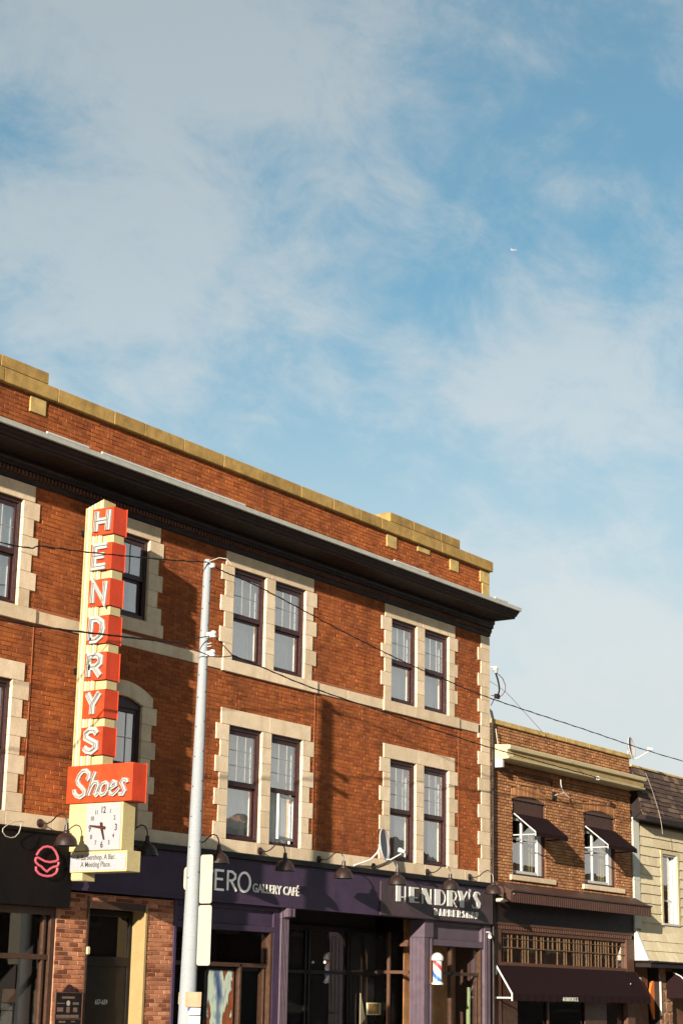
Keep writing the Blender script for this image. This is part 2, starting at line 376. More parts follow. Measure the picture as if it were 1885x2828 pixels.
# ------------------------------------------------------------------ brickwork
def free_spans(a, b, blocks):
    sp_ = [(a, b)]
    for c, d in blocks:
        out = []
        for p, q in sp_:
            if d <= p or c >= q: out.append((p, q)); continue
            if c > p: out.append((p, c))
            if d < q: out.append((d, q))
        sp_ = out
    return sp_
def brick_rows(x0, x1, z0, z1, course, length, joint, blocks, seed=1):
    """stretcher bond clipped round the blocked rectangles; blocks: (x0, x1, z0, z1)"""
    rnd = random.Random(seed); out = []; r = 0; z = z0
    while z < z1-.02:
        zt = min(z+course-joint, z1)
        bl = [(b[0], b[1]) for b in blocks if b[2] < zt-.012 and b[3] > z+.012]
        off = (r % 2)*length/2 + rnd.uniform(-.01, .01)
        for p, q in free_spans(x0, x1, bl):
            k = math.floor((p-off)/length)
            while off+k*length < q:
                a = max(p, off+k*length); b = min(q, off+(k+1)*length-joint)
                if b-a > .03: out.append((a, b, z, zt))
                k += 1
        r += 1; z = z0+r*course
    return out
def brick_stuff(bricks, y, depth, name, mat, parent, seed=2):
    rnd = random.Random(seed); mb = MB()
    for a, b, c, d in bricks:
        e = rnd.gauss(0, .0022); t = .003
        v = [(a,y+depth,c),(b,y+depth,c),(b,y+depth,d),(a,y+depth,d),(a+t,y+e,c+t),(b-t,y+e,c+t),(b-t,y+e+rnd.gauss(0,.001),d-t),(a+t,y+e,d-t)]
        mb.add(v, [(4,5,6,7),(0,1,5,4),(1,2,6,5),(2,3,7,6),(3,0,4,7)])
    return mb.build(name, mat, parent, recalc=False, kind='stuff')
def brick_parts(bricks, y, depth, mat, parent, seed=3):
    """each brick an object; bricks of one size share a mesh"""
    rnd = random.Random(seed); cache = {}; O = parent.matrix_world.translation if False else Vector(parent.location)
    for a, b, c, d in bricks:
        key = (round(b-a, 2), round(d-c, 3))
        if key not in cache:
            w, h = key[0]/2, key[1]/2; t = .004
            mb = MB(); mb.add([(-w,depth,-h),(w,depth,-h),(w,depth,h),(-w,depth,h),(-w+t,0,-h+t),(w-t,0,-h+t),(w-t,0,h-t),(-w+t,0,h-t)],
                              [(4,5,6,7),(0,1,5,4),(1,2,6,5),(2,3,7,6),(3,0,4,7)])
            cache[key] = mb.data('brick', mat)
        o = bpy.data.objects.new('brick', cache[key]); COL.objects.link(o); o.parent = parent
        o.location = Vector(((a+b)/2, y+rnd.gauss(0, .002), (c+d)/2)) - O
def wall_cells(mb, x0, x1, z0, z1, y0, y1, holes):
    xs = sorted({x0, x1, *[h[i] for h in holes for i in (0, 1) if x0 < h[i] < x1]})
    zs = sorted({z0, z1, *[h[i] for h in holes for i in (2, 3) if z0 < h[i] < z1]})
    for i in range(len(zs)-1):
        c = (zs[i]+zs[i+1])/2; run = None
        for j in range(len(xs)-1):
            m = (xs[j]+xs[j+1])/2
            hole = any(h[0] < m < h[1] and h[2] < c < h[3] for h in holes)
            if not hole and run is None: run = xs[j]
            if hole and run is not None: mb.box(run, xs[j], y0, y1, zs[i], zs[i+1]); run = None
        if run is not None: mb.box(run, xs[-1], y0, y1, zs[i], zs[i+1])
    return mb

# ================================================================== THE THREE STOREY BRICK BUILDING
BX0, BX1 = 14.0, 38.24
B = thing('brick_building', (26, 0, 0), 'three storey red brick corner block with pale stone trim and dark deep cornice', 'building')
Z2, T2, Z3, T3 = 4.57, 6.77, 8.05, 9.92
pairs = [(19.68, 20.76, 21.06, 22.14), (28.11, 29.19, 29.49, 30.57), (33.87, 34.95, 35.27, 36.35)]
holes = []
for a, b, c, d in pairs:
    for z0, z1 in ((Z2, T2), (Z3, T3)): holes += [(a, b, z0, z1), (c, d, z0, z1)]
C0, C1 = 24.44, 25.52
holes += [(C0, C1, 8.38, T3), (C0, C1, Z2, 6.80)]
wall_cells(MB(), BX0, BX1, 3.46, 11.88, .012, .35, holes + [(C0+.1, C1-.1, 6.80, 6.9)]).build('wall', m_mort, B)
sh = MB(); sh.box(BX0, BX0+.3, .35, 12, 0, 11.88).box(BX1-.3, BX1, .35, 12, 0, 11.88).box(BX0, BX1, 12, 12.3, 0, 11.88)
sh.box(BX0+.3, BX1-.3, .35, 12, 11.0, 11.2).box(BX0+.3, BX1-.3, .35, 12, 7.6, 7.8).box(BX0+.3, BX1-.3, .36, 12, 3.7, 3.9)
sh.build('shell', m_mortb, B, label='plain rear and party walls with the roof and floors')
bricks = brick_rows(BX0, BX1, Z2, 10.28, .0785, .222, .009,
    [(h[0]-.1, h[1]+.1, h[2]-.05, h[3]+.05) for h in holes if h[0] != C0] + [(C0-.1, C1+.1, 8.2, 10), (C0-.1, C1+.1, 4.5, 7.0)]
    + [(BX0, BX1, 7.81, 8.04)] + [(p[0]-.25, p[3]+.25, T2+.01, 7.08) for p in pairs] + [(p[0]-.25, p[3]+.25, T3+.01, 10.21) for p in pairs], 11)
near = [b for b in bricks if 22.57 < b[0] < 23.5 and b[2] < 5.5][:45]
bricks2 = brick_rows(BX0, BX1, 10.80, 11.85, .0785, .222, .009, [], 12)
ns = set(near)
brick_stuff([b for b in bricks if b not in ns] + bricks2, .004, .009, 'brickwork', m_brick, B)
brick_parts(near, .004, .009, m_brick1, B, 5)

def stone(x0, x1, z0, z1, name, proud=.016, depth=.13, m=None, g_=.0018, ov=(0, 0)):
    return box(x0+g_-ov[0], x1-g_+ov[1], -proud, depth, z0+g_, z1-g_).build(name, m or m_stone, B, bevel=.006)
def quoins(xe, side, z0, z1, n, first_wide):
    h = (z1-z0)/n
    for i in range(n):                                           # i from the top down
        w = .405 if (i % 2 == 0) == first_wide else .27
        za, zb = z1-(i+1)*h, z1-i*h
        p = random.uniform(.013, .020)
        if side < 0: stone(xe-w, xe, za, zb, 'quoin_stone', p, ov=(0, .007))
        else: stone(xe, xe+w, za, zb, 'quoin_stone', p, ov=(.007, 0))
for a, b, c, d in pairs:
    for z0, z1, n, lt in ((Z2, T2, 7, 7.085), (Z3, T3, 6, 10.215)):
        quoins(a, -1, z0, z1, n, True); quoins(d, 1, z0, z1, n, True)
        for i in range(n): stone(b, c, z0+(z1-z0)*i/n, z0+(z1-z0)*(i+1)/n, 'mullion_stone', .016, ov=(.007, .007))
        mid = (b+c)/2+random.uniform(-.1, .1)
        stone(a-.27, mid, z1, lt, 'lintel_stone', .020, .16); stone(mid, d+.27, z1, lt, 'lintel_stone', .020, .16)
# single centre windows
quoins(C1, 1, 8.35, T3, 5, True); quoins(C0, -1, 8.35, T3, 5, True)
stone(C0-.29, C1+.29, T3, 10.215, 'lintel_stone', .02, .16)
stone(C0-.44, C1+.44, 8.105, 8.35, 'sill_stone', .05, .2)
quoins(C1, 1, Z2, T2, 7, True); quoins(C0, -1, Z2, T2, 7, True)
cx = (C0+C1)/2
def archz(x, zs, rise): return zs + rise*(1-((x-cx)/.54)**2)
na = 5
for i in range(na):                                              # voussoirs of the flat arch
    xs = [C0-.27 + (C1-C0+.54)*(i+j/4)/na for j in range(5)]
    low = [(x, archz(min(max(x, C0), C1), 6.77, .13)) for x in xs]; top = [(x, 6.95+.23*(1-((x-cx)/.81)**2)) for x in reversed(xs)]
    MB().py([(u*.9995+cx*.0005, v) for u, v in low+top], -.02-.001*i, .16).build('arch_stone', m_stone, B, bevel=.005)
# string courses: stones with joints
def band(x0, x1, z0, z1, proud, cuts=1.25, depth=.14):
    x = x0
    while x < x1-.05:
        w = random.uniform(cuts*.7, cuts*1.25); e = min(x+w, x1)
        if x1-e < .4: e = x1
        stone(x, e, z0, z1, 'band_stone', proud, depth); x = e
edges3 = [BX0, 19.40, 22.43, 27.84, 30.87, 33.60, 36.65, 37.83]
for i in range(len(edges3)-1):
    if i % 2 == 0: band(edges3[i]+.14*(i > 0), edges3[i+1]-.05, 7.815, 8.035, .018)
    else: band(edges3[i]-.05, edges3[i+1]+.14, 7.80, 8.045, .05, 1.7)
band(BX0, 37.68, 4.335, Z2, .025, 1.5); band(37.68, BX1, 4.335, Z2, .03, 1)
# corner quoins
zc = Z2; i = 0
while zc < 10.2:
    zt = min(zc+.3135, 10.24); w = .545 if i % 2 == 0 else .405
    stone(BX1-w, BX1+.01, zc, zt, 'quoin_stone', .018, .30); zc = zt; i += 1
for z0, z1, w in ((10.88, 11.20, .40), (11.21, 11.525, .34), (11.53, 11.84, .45)): stone(BX1-w, BX1+.01, z0, z1, 'quoin_stone', .018, .30, m_cop2)
# parapet plaques and copings
for x0, x1, z0, z1 in ((22.13, 22.53, 11.535, 11.83), (33.63, 34.04, 11.535, 11.83), (34.93, 35.47, 11.70, 11.83), (36.38, 36.78, 11.54, 11.83), (19.2, 19.6, 11.54, 11.83)):
    stone(x0, x1, z0, z1, 'plaque_stone', .02, .1, m_cop2)
x = BX0
for e in (15.3, 16.6, 17.9, 19.2, 20.4, 21.4, 22.75, 24.26, 25.12, 26.3, 27.55, 28.9, 30.2, 31.4, 32.45, 33.3, 34.6, 35.9, 36.97, BX1+.08):
    box(x+.003, e-.003, -.085-random.uniform(0, .006), .40, 11.855, 12.11).build('coping_stone', m_cop, B, bevel=.012); x = e
for x0, cuts in ((18.9, (20.1, 21.3, 22.5)), (33.66, (34.65, 35.85, 36.74))):
    for e in cuts: box(x0+.003, e-.003, -.08, .36, 12.113, 12.33).build('coping_stone', m_cop, B, bevel=.014); x0 = e
# cornice
MB().px([(0.05,10.225),(-.035,10.225),(-.045,10.29),(-.062,10.305),(-.062,10.405),(-.125,10.42),(-.135,10.50),(-.17,10.53),(-.17,10.60),(-.72,10.602),
         (-.735,10.645),(-.775,10.66),(-.80,10.70),(-.84,10.735),(-.855,10.765),(-.855,10.80),(0.05,10.86)], BX0, BX1).build('cornice', m_corn, B)
dm = MB(); x = BX0+.03
while x < BX1-.03: dm.box(x, x+.05, -.115, -.055, 10.315, 10.40); x += .092
dm.build('dentil_course', plain('brown_dentil', (.085, .036, .022), .8, .4, 1.2, grime=.4), B, kind='stuff')
MB().px([(-.90,10.772),(-.858,10.768),(-.858,10.80),(-.02,10.875),(-.02,10.89),(-.858,10.862),(-.905,10.858)], BX0, BX1+.02).build('gutter', m_gut, B, bevel=.004)
for x0, x1 in ((18.2, 20.1), (21.7, 22.75), (23.1, 27.25), (32.6, 34.0), (37.0, 37.6)):
    MB().px([(-.90,10.866),(-.86,10.870),(-.86,10.905),(-.895,10.900)], x0, x1).build('flashing', m_white, B)
for x0 in (22.565, 30.975, 36.80): 
    for z0, z1 in ((4.6, 7.79),): box(x0, x0+.014, -.010, .0, z0, z1).build('conduit', m_mort, B)

# windows --------------------------------------------------------------
def curtain(w, h, x0, x1, z0, z1, y):
    mb = MB(); n = max(10, int((x1-x0)*70)); v = []; rnd = random.Random(int(h*100+x0*1000))
    ph = rnd.uniform(0, 6)
    for i in range(n+1):
        u = x0+(x1-x0)*i/n; yy = y+.016*sin(u*46+ph)+.009*sin(u*21+ph*2)
        v += [(u, yy, z0), (u, yy, z1)]
    mb.add(v, [(2*i, 2*i+2, 2*i+3, 2*i+1) for i in range(n)]); mb.smooth = True; return mb
def make_window(w, h, x, z, rows, curt, arch=0.0, vm=(1/3, 2/3)):
    """double-hung sash window with its opening's lower left corner at (x, 0, z)"""
    f = MB(); f.box(0, .062, .045, .22, 0, h+arch).box(w-.062, w, .045, .22, 0, h+arch).box(.062, w-.062, .045, .22, h-.075, h+arch).box(.062, w-.062, .035, .22, 0, .065)
    f.box(.062, .078, .06, .085, .065, h-.075).box(w-.078, w-.062, .06, .085, .065, h-.075)
    if arch: f.box(0, w, .10, .22, h+arch, h+arch+.12)
    o = f.build('window', m_frame, B, bevel=.005); o.location = Vector((x, 0, z)) - Vector(B.location)
    for v in o.data.vertices: v.co += Vector(B.location)
    def part(mb, name, m, bev=0):
        q = bpy.data.objects.new(name, mb.data(name, m)); COL.objects.link(q); q.parent = o
        if bev: b_ = q.modifiers.new('bevel', 'BEVEL'); b_.width = bev; b_.segments = 1
        return q
    mid = h/2-.015; a, b = .078, w-.078
    up_ = MB().box(a, a+.052, .075, .112, mid-.035, h-.075).box(b-.052, b, .075, .112, mid-.035, h-.075).box(a+.052, b-.052, .075, .112, h-.155, h-.075).box(a+.052, b-.052, .073, .112, mid-.035, mid+.06)
    part(up_, 'sash', m_frame, .004)
    lo_ = MB().box(a, a+.052, .116, .153, .065, mid+.03).box(b-.052, b, .116, .153, .065, mid+.03).box(a+.052, b-.052, .116, .153, mid-.085, mid+.03).box(a+.052, b-.052, .116, .153, .065, .125)
    part(lo_, 'sash', m_frame, .004)
    part(MB().box(a+.05, b-.05, .094, .098, mid+.055, h-.15), 'pane', m_glass)
    part(MB().box(a+.05, b-.05, .135, .139, .12, mid-.08), 'pane', m_glass)
    mu = MB()
    for k in vm: u = a+.05+(b-a-.1)*k; mu.box(u-.007, u+.007, .084, .093, mid+.06, h-.155)
    for k in range(1, rows): v = mid+.06+(h-.155-mid-.06)*k/rows; mu.box(a+.052, b-.052, .0845, .0925, v-.006, v+.006)
    part(mu, 'muntin', m_munt)
    rv = MB().box(.0, .03, .222, .44, .0, h).box(w-.03, w, .222, .44, .0, h); part(rv, 'jamb_liner', m_curt)
    if curt == 'both': part(curtain(w, h, .03, w-.03, .02, h, .36), 'curtain', m_curt)
    elif curt == 'blind':
        part(MB().box(.04, w-.04, .255, .262, mid-.05, h-.02), 'blind', m_curt); part(curtain(w, h, .03, w-.03, .02, h, .40), 'curtain', m_curt)
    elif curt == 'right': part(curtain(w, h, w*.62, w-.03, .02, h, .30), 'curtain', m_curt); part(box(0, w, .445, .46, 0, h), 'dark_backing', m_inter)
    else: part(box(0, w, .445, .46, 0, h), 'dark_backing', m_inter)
    return o
def put(o, x, z, drawn=None):
    c = copy_tree(o); c.location = Vector((x, 0, z)) - Vector(B.location)
    if drawn:                                                    # (share of the opening covered, where it starts)
        for q in bpy.data.objects:
            if q.parent == c and q.name.startswith('curtain'): q.scale.x = drawn[0]; q.location.x = drawn[1]
    return c
h3, h2 = T3-Z3, T2-Z2
w3 = make_window(1.08, h3, 28.11, Z3, 2, 'both')
put(w3, 29.49, Z3, (.55, .46)); put(w3, 19.68, Z3); put(w3, 21.06, Z3, (.8, .2))
w3b = make_window(1.08, h3, 33.87, Z3, 2, 'blind'); put(w3b, 35.27, Z3, (.6, .40))
w2 = make_window(1.08, h2, 28.11, Z2, 3, 'both')
put(w2, 19.68, Z2); put(w2, 21.06, Z2, (.45, .58))
w2r = make_window(1.08, h2, 33.87, Z2, 3, 'right'); put(w2r, 35.27, Z2)
make_window(1.08, T3-8.38, C0, 8.38, 1, 'none', vm=(.62,))
make_window(1.08, h2, C0, Z2, 2, 'none', arch=.12, vm=(.38, .75))
# the window with its lower sash swung open
wo = make_window(1.08, h2, 29.49, Z2, 3, 'both')
kk = [q for q in bpy.data.objects if q.parent == wo]
sash_lo = [q for q in kk if q.name.startswith('sash')][1]; pane_lo = [q for q in kk if q.name.startswith('pane')][1]
bpy.data.objects.remove(pane_lo)
for md in list(sash_lo.modifiers): sash_lo.modifiers.remove(md)
hg = Matrix.Translation((.99, .13, 0)) @ Matrix.Rotation(radians(13), 4, 'Z') @ Matrix.Translation((-.99, -.13, 0))
ob_ = MB().box(.20, .245, .10, .15, .13, 1.02).box(.95, .995, .116, .153, .13, 1.02).box(.245, .95, .116, .153, .13, .19).box(.245, .95, .116, .153, .96, 1.02)
od = ob_.data('sash', m_bframe); od.transform(hg); sash_lo.data = od; sash_lo['label'] = 'white edged lower sash swung open'
pd = box(.24, .96, .133, .137, .18, .97).data('pane', m_glass); pd.transform(hg)
pq = bpy.data.objects.new('pane', pd); COL.objects.link(pq); pq.parent = wo

# shop fascia ------------------------------------------------------------
box(23.66, 38.20, -.10, .011, 3.37, 4.215).build('shop_fascia', m_purple, B, label='long purple fascia board over the shops', bevel=.006)
box(23.66, 38.215, -.175, .011, 4.22, 4.315).build('fascia_cap', m_black, B, bevel=.006)
box(23.66, 30.2, -.115, -.101, 3.372, 3.42).build('fascia_moulding', m_purple, B)
MB().px([(.011,3.05),(-.20,3.05),(-.22,3.5),(-.22,4.24),(-.26,4.25),(-.26,4.30),(.011,4.31)], BX0, 23.655).build('burger_fascia', plain('black_fascia_paint', (.0045, .003, .0028), .6, .35, 3, spec=.12, grime=.3, gc=(.012, .006, .004)), B, label='black fascia box over the left shop', bevel=.006)
# door pier
piers = [(23.56, 24.31), (25.92, 26.66)]
pw = MB()
for a, b in piers: pw.box(a, b, .012, .36, 0, 3.335)
pw.box(24.31, 25.92, .012, .36, 3.22, 3.335); pw.build('pier_wall', m_mortp, B)
pb = []
for a, b in piers: pb += brick_rows(a, b, 1.065, 3.34, .0755, .232, .012, [], 21 if a < 25 else 22)
pb += brick_rows(24.31, 25.92, 3.33-.1, 3.34, .0755, .232, .012, [], 23)
brick_parts(pb, 0, .013, m_pier, B)
lowb = []
for a, b in piers: lowb += brick_rows(a, b, 0.01, 1.06, .0755, .232, .012, [], 24)
brick_stuff(lowb, 0, .013, 'pier_brickwork', m_pier2, B)
# side door
fr = MB().box(24.311, 24.37, -.01, .33, 0, 3.219).box(24.37, 25.86, -.012, .10, 3.09, 3.219)
fr.build('door_surround', m_shopframe, B, bevel=.005)
box(25.86, 25.919, -.012, .36, 0, 3.219).build('door_reveal', plain('cream_jamb_paint', (.235, .160, .070), .5, .08, 5, grime=.25, gc=(.16, .09, .03)), B, label='cream painted door jamb catching the sun', bevel=.004)
d = MB().box(24.37, 24.46, .29, .35, 0, 3.09).box(25.77, 25.86, .29, .35, 0, 3.09).box(24.46, 25.77, .29, .35, 2.99, 3.09).box(24.46, 25.77, .28, .35, 2.13, 2.29)
door = d.build('door', m_black, B, label='black side door with glazed top light', bevel=.005)
box(24.46, 25.77, .315, .322, 2.29, 2.99).build('transom_pane', m_glassd, door)
box(24.46, 25.77, .31, .34, .05, 2.13).build('door_leaf', m_black, door, bevel=.004)
box(24.60, 24.66, .27, .31, .95, 1.24).build('handle', m_gut, door, bevel=.004)
text_mb('657-659', .115, onwall(24.97, .309, 1.475), 0, .003, .86, bold=.002).build('door_number', m_white, door)
box(24.36, 26.0, .5, .52, 0, 3.2).build('dark_hall', m_inter, B)
# left shop window
lw = MB().box(BX0, 23.555, .02, .16, 2.93, 3.05).box(23.44, 23.555, .02, .16, 0, 2.93).box(23.30, 23.36, .05, .14, .5, 2.90).box(22.20, 22.25, .05, .14, .5, 2.90).box(20.9, 20.95, .05, .14, .5, 2.9)
lw.box(BX0, 23.44, .04, .14, 2.19, 2.275).box(BX0, 23.44, .02, .16, 0, .5)
sw = lw.build('shop_window', m_shopframe, B, label='brown framed burger shop window', bevel=.006)
box(BX0, 23.44, .092, .098, .5, 2.95).build('pane', m_glassd, sw)
box(BX0+.3, 23.6, 2.6, 2.62, 0, 3.6).build('shop_backdrop', plain('dark_red_wall', (.05, .012, .010), .9, .4, 2), B, label='dim red back wall of the burger shop')
box(23.57, 23.6, .36, 2.6, 0, 3.6).build('shop_partition', m_inter, B)
# café front
cf = MB().box(26.661, 26.74, -.02, .25, 0, 3.37).box(26.74, 29.78, .02, .2, 3.28, 3.37).box(26.74, 29.78, .06, .2, 2.985, 3.28).box(26.74, 29.78, .02, .22, 2.875, 2.985)
cafe = cf.build('cafe_window', m_purple, B, label='purple framed gallery window', bevel=.006)
jm = MB().box(29.70, 29.78, .03, .26, 0, 2.875).box(29.62, 29.66, .12, .26, 0, 2.27).box(28.835, 28.895, .10, .2, 0, 2.26).box(27.30, 27.36, .10, .2, 0, 2.26).box(26.74, 29.70, .10, .2, 2.20, 2.275)
jm.build('mullion', m_shopframe, cafe, bevel=.004)
box(26.75, 29.70, .145, .151, 0.3, 2.87).build('pane', m_glassd, cafe)
box(26.75, 29.70, .08, .2, 0, .3).build('stall_riser', m_purple, cafe)
def column(x0, x1, y0, y1, zt, name='column', m=m_lilac):
    mb = MB(); w = x1-x0; nfl = 4
    prof = [(x0, y1), (x0, y0)]
    for k in range(nfl):
        u0 = x0+w*(.12+.76*k/nfl); u1 = x0+w*(.12+.76*(k+.6)/nfl)
        prof += [(u0, y0), (u0, y0+.018), (u1, y0+.018), (u1, y0)]
    prof += [(x1, y0), (x1, y1)]
    # flutes on the left return too
    mb.prism(prof, lambda u, v, d: (u, v, d), 0, zt-.21)
    mb.box(x0-.012, x1+.012, y0-.014, y1, zt-.2095, zt)
    return mb.build(name, m, B, bevel=.003)
column(29.99, 30.24, -.02, .30, 3.369)
box(29.781, 29.989, .02, .30, 0, 3.369).build('pilaster', m_purple, B)
MB().box(30.02, 30.26, -.16, -.03, 3.19, 3.36).box(30.05, 30.10, -.175, -.161, 3.20, 3.35).box(30.17, 30.22, -.175, -.161, 3.20, 3.35).build('column_bracket', m_lilac, B, bevel=.005)
# entrance recess
er = MB().box(30.24, 35.34, 1.30, 1.33, 0, 3.6).box(30.0, 30.02, .30, 1.3, 2.3, 3.5)
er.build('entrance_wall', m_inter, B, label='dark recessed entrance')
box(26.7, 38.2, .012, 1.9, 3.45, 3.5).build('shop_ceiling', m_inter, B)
ed = MB()
for x in (31.0, 32.55, 32.68, 34.15, 34.25): ed.box(x, x+.06, 1.22, 1.29, 0, 3.1)
ed.box(30.24, 35.3, 1.22, 1.29, 2.15, 2.22).box(30.24, 35.3, 1.22, 1.29, 3.05, 3.15)
ent = ed.build('entrance_doors', m_black, B, label='black glazed double doors at the back of the entrance', bevel=.004)
box(30.3, 35.28, 1.25, 1.255, .1, 3.04).build('pane', m_glassd, ent)
text_mb("HENDRY'S", .085, onwall(33.50, 1.249, 1.325), 0, .003, .85).build('door_lettering', m_txt, ent)
box(33.56, 33.79, 1.244, 1.249, 1.30, 1.31).build('door_rule', m_txt, ent)
MB().ribbon(arc(33.66, 1.62, .055, 200, 520, 14), .014, lambda u, v, d: (u, 1.249-d, v), 0, .004).build('door_emblem', m_txt, ent)
MB().py([(34.62, 1.08), (34.82, 1.24), (34.625, 1.77)], 1.18, 1.21).build('folded_flag', plain('pale_cloth', (.16, .13, .085), .9, .1, 5), B)
# recess return, glazed, on the right
rr = MB().box(35.26, 35.33, .36, 1.24, 2.20, 2.27).box(35.22, 35.33, .36, .56, 2.79, 2.87).box(35.24, 35.33, .36, .50, 2.87, 2.93).box(35.27, 35.33, .86, .93, 0, 3.1)
rr.build('recess_frame', m_browng, B, bevel=.004)
box(35.295, 35.30, .36, 1.24, .3, 3.1).build('recess_pane', m_glassd, B)
# big corner column between entrance and barber window
rc = MB()
prof = [(35.32, -.02), (35.32, .0)]
for k in range(3): 
    v0 = .03+k*.105; prof += [(35.32, v0), (35.338, v0), (35.338, v0+.06), (35.32, v0+.06)]
prof += [(35.32, .36), (35.66, .36), (35.66, -.02), (35.60, -.02), (35.60, -.004), (35.50, -.004), (35.50, -.02)]
rc.prism(prof, lambda u, v, d: (u, v, d), 0, 2.99); rc.box(35.305, 35.672, -.034, .36, 2.992, 3.369)
rc.build('corner_column', m_lilac, B, label='lilac fluted column beside the entrance', bevel=.003)
bw = MB().box(35.67, 37.95, .03, .2, 3.28, 3.369).box(35.67, 37.95, .07, .2, 2.97, 3.28).box(35.67, 37.95, .0, .22, 2.83, 2.965).box(35.662, 35.75, .0, .2, 2.97, 3.369).box(37.87, 37.95, .0, .2, 2.97, 3.369)
bwin = bw.build('barber_window', m_lilac, B, label='lilac framed barbershop window', bevel=.005)
bj = MB().box(35.67, 35.71, .04, .2, 0, 2.83).box(37.86, 37.90, .03, .2, 0, 2.83).box(36.62, 36.70, .08, .18, 0, 2.83).box(35.71, 37.86, .08, .18, 2.20, 2.27).box(37.79, 37.83, .1, .2, 0, 2.2)
bj.build('mullion', m_shopframe, bwin, bevel=.004)
box(35.71, 37.86, .125, .131, .3, 2.83).build('pane', m_glassd, bwin)
box(37.955, 38.235, -.03, .35, 0, 3.369).build('pilaster', m_lilac, B, bevel=.006)
for x in (37.99, 38.12): box(x, x+.07, -.042, -.031, .1, 3.2).build('pilaster_panel', m_lilac, B, bevel=.004)
bi = MB().box(35.7, 38.0, .75, .77, 0, 3.4)
bi.build('barber_backdrop', plain('warm_wood_wall', (.34, .16, .065), .8, .45, 2, grime=.4), B, label='brown timber back wall of the barbershop')
sh_ = MB().box(36.25, 36.55, .45, .70, 0, 2.05)
sh_.build('cabinet', plain('honey_wood', (.36, .18, .06), .6, .2, 5), B, bevel=.01)
tag(MB().tube([(37.76, .30, 0), (37.76, .30, 1.95)], .05, 10).build('green_post', plain('pale_green_paint', (.22, .26, .12), .6, .1, 5)), 'pale green post standing inside the barbershop window', 'post')
# corner downpipe
tag(sm(MB().tube([(38.30,-.06,.2),(38.30,-.06,8.25),(38.29,-.03,8.40),(38.26,.02,8.46)], .035, 8)).build('downpipe', m_cable), 'dark brown downpipe in the corner between the two brick buildings', 'pipe')

# ================================================================== BROWN BARBER-SIDE BUILDING
E0, E1 = 38.36, 45.90
E = thing('brown_brick_building', (42, 0, 0), 'narrow two storey brown brick shop house with cream cornice and maroon awnings', 'building')
wins = [(39.36, 41.03), (43.15, 44.92)]
ZB, ZT = 4.61, 6.42
eh = [(a, b, ZB, ZT) for a, b in wins]
wall_cells(MB(), E0-.1, E1, 3.40, 8.12, .012, .35, eh).build('wall', m_mortb, E)
es = MB().box(E0-.1, E0+.2, .35, 11, 0, 8.1).box(E1-.3, E1, .35, 11, 0, 8.1).box(E0-.1, E1, 11, 11.3, 0, 8.1).box(E0+.2, E1-.3, .35, 11, 7.6, 7.8).box(E0+.2, E1-.3, .36, 11, 3.6, 3.8).box(E1-.3, E1, .02, .35, 0, 3.4)
es.build('shell', m_mortb, E, label='plain rear and party walls with the roof')
eb = brick_rows(E0-.05, E1, 4.38, 8.12, .0735, .212, .013, [(a, b, c-.15, d+.02) for a, b, c, d in eh] + [(a-.06+(b-a+.12)*i/8, a-.06+(b-a+.12)*(i+1)/8, 6.40, 6.668+.10*(1-(((i+.5)/4-1))**2)) for a, b in wins for i in range(8)], 31)
vis = sorted([b for b in eb if b[3] < 7.0], key=lambda b: b[0])
ind = set(vis[:300]); brick_parts(list(ind), 0, .013, m_bbrick1, E, 8)
brick_stuff([b for b in eb if b not in ind], 0, .013, 'brickwork', m_bbrick, E, 9)
for a, b in wins:                                                # segmental soldier arches
    c_ = (a+b)/2; hw = (b-a)/2; n = 16
    bm_ = MB()
    for i in range(n):
        u0 = a-.06+(b-a+.12)*i/n+.005; u1 = a-.06+(b-a+.12)*(i+1)/n-.005
        z0 = 6.44+.10*(1-(((u0+u1)/2-c_)/hw)**2); bm_.box(u0, u1, random.gauss(-.004, .002), .05, z0, z0+.235)
    bm_.build('arch_brickwork', m_bbrick, E, kind='stuff')
    box(a-.16, b+.46, -.05, .2, 4.475, 4.60).build('sill_stone', m_stone, E, bevel=.012)
# parapet coping, frieze course
x = E0-.1
for e in (39.6, 40.9, 42.1, 43.4, 44.7, E1+.04): box(x+.003, e-.003, -.05, .33, 8.13, 8.25).build('coping_stone', m_cop2, E, bevel=.012); x = e
box(E0-.08, E1, -.03, .0, 7.10, 7.17).build('moulding', m_bbrick1, E)
# cream cornice
MB().px([(.0,7.26),(-.03,7.27),(-.44,7.27),(-.46,7.33),(-.40,7.345),(-.40,7.485),(-.48,7.495),(-.50,7.58),(-.46,7.60),(0,7.63)], E0+.03, E1+.02).build('cornice', m_ccorn, E, label='cream painted timber cornice', bevel=.006)
box(E0+.30, E1-.05, -.412, -.401, 7.35, 7.48).build('cornice_panel', m_tan, E)
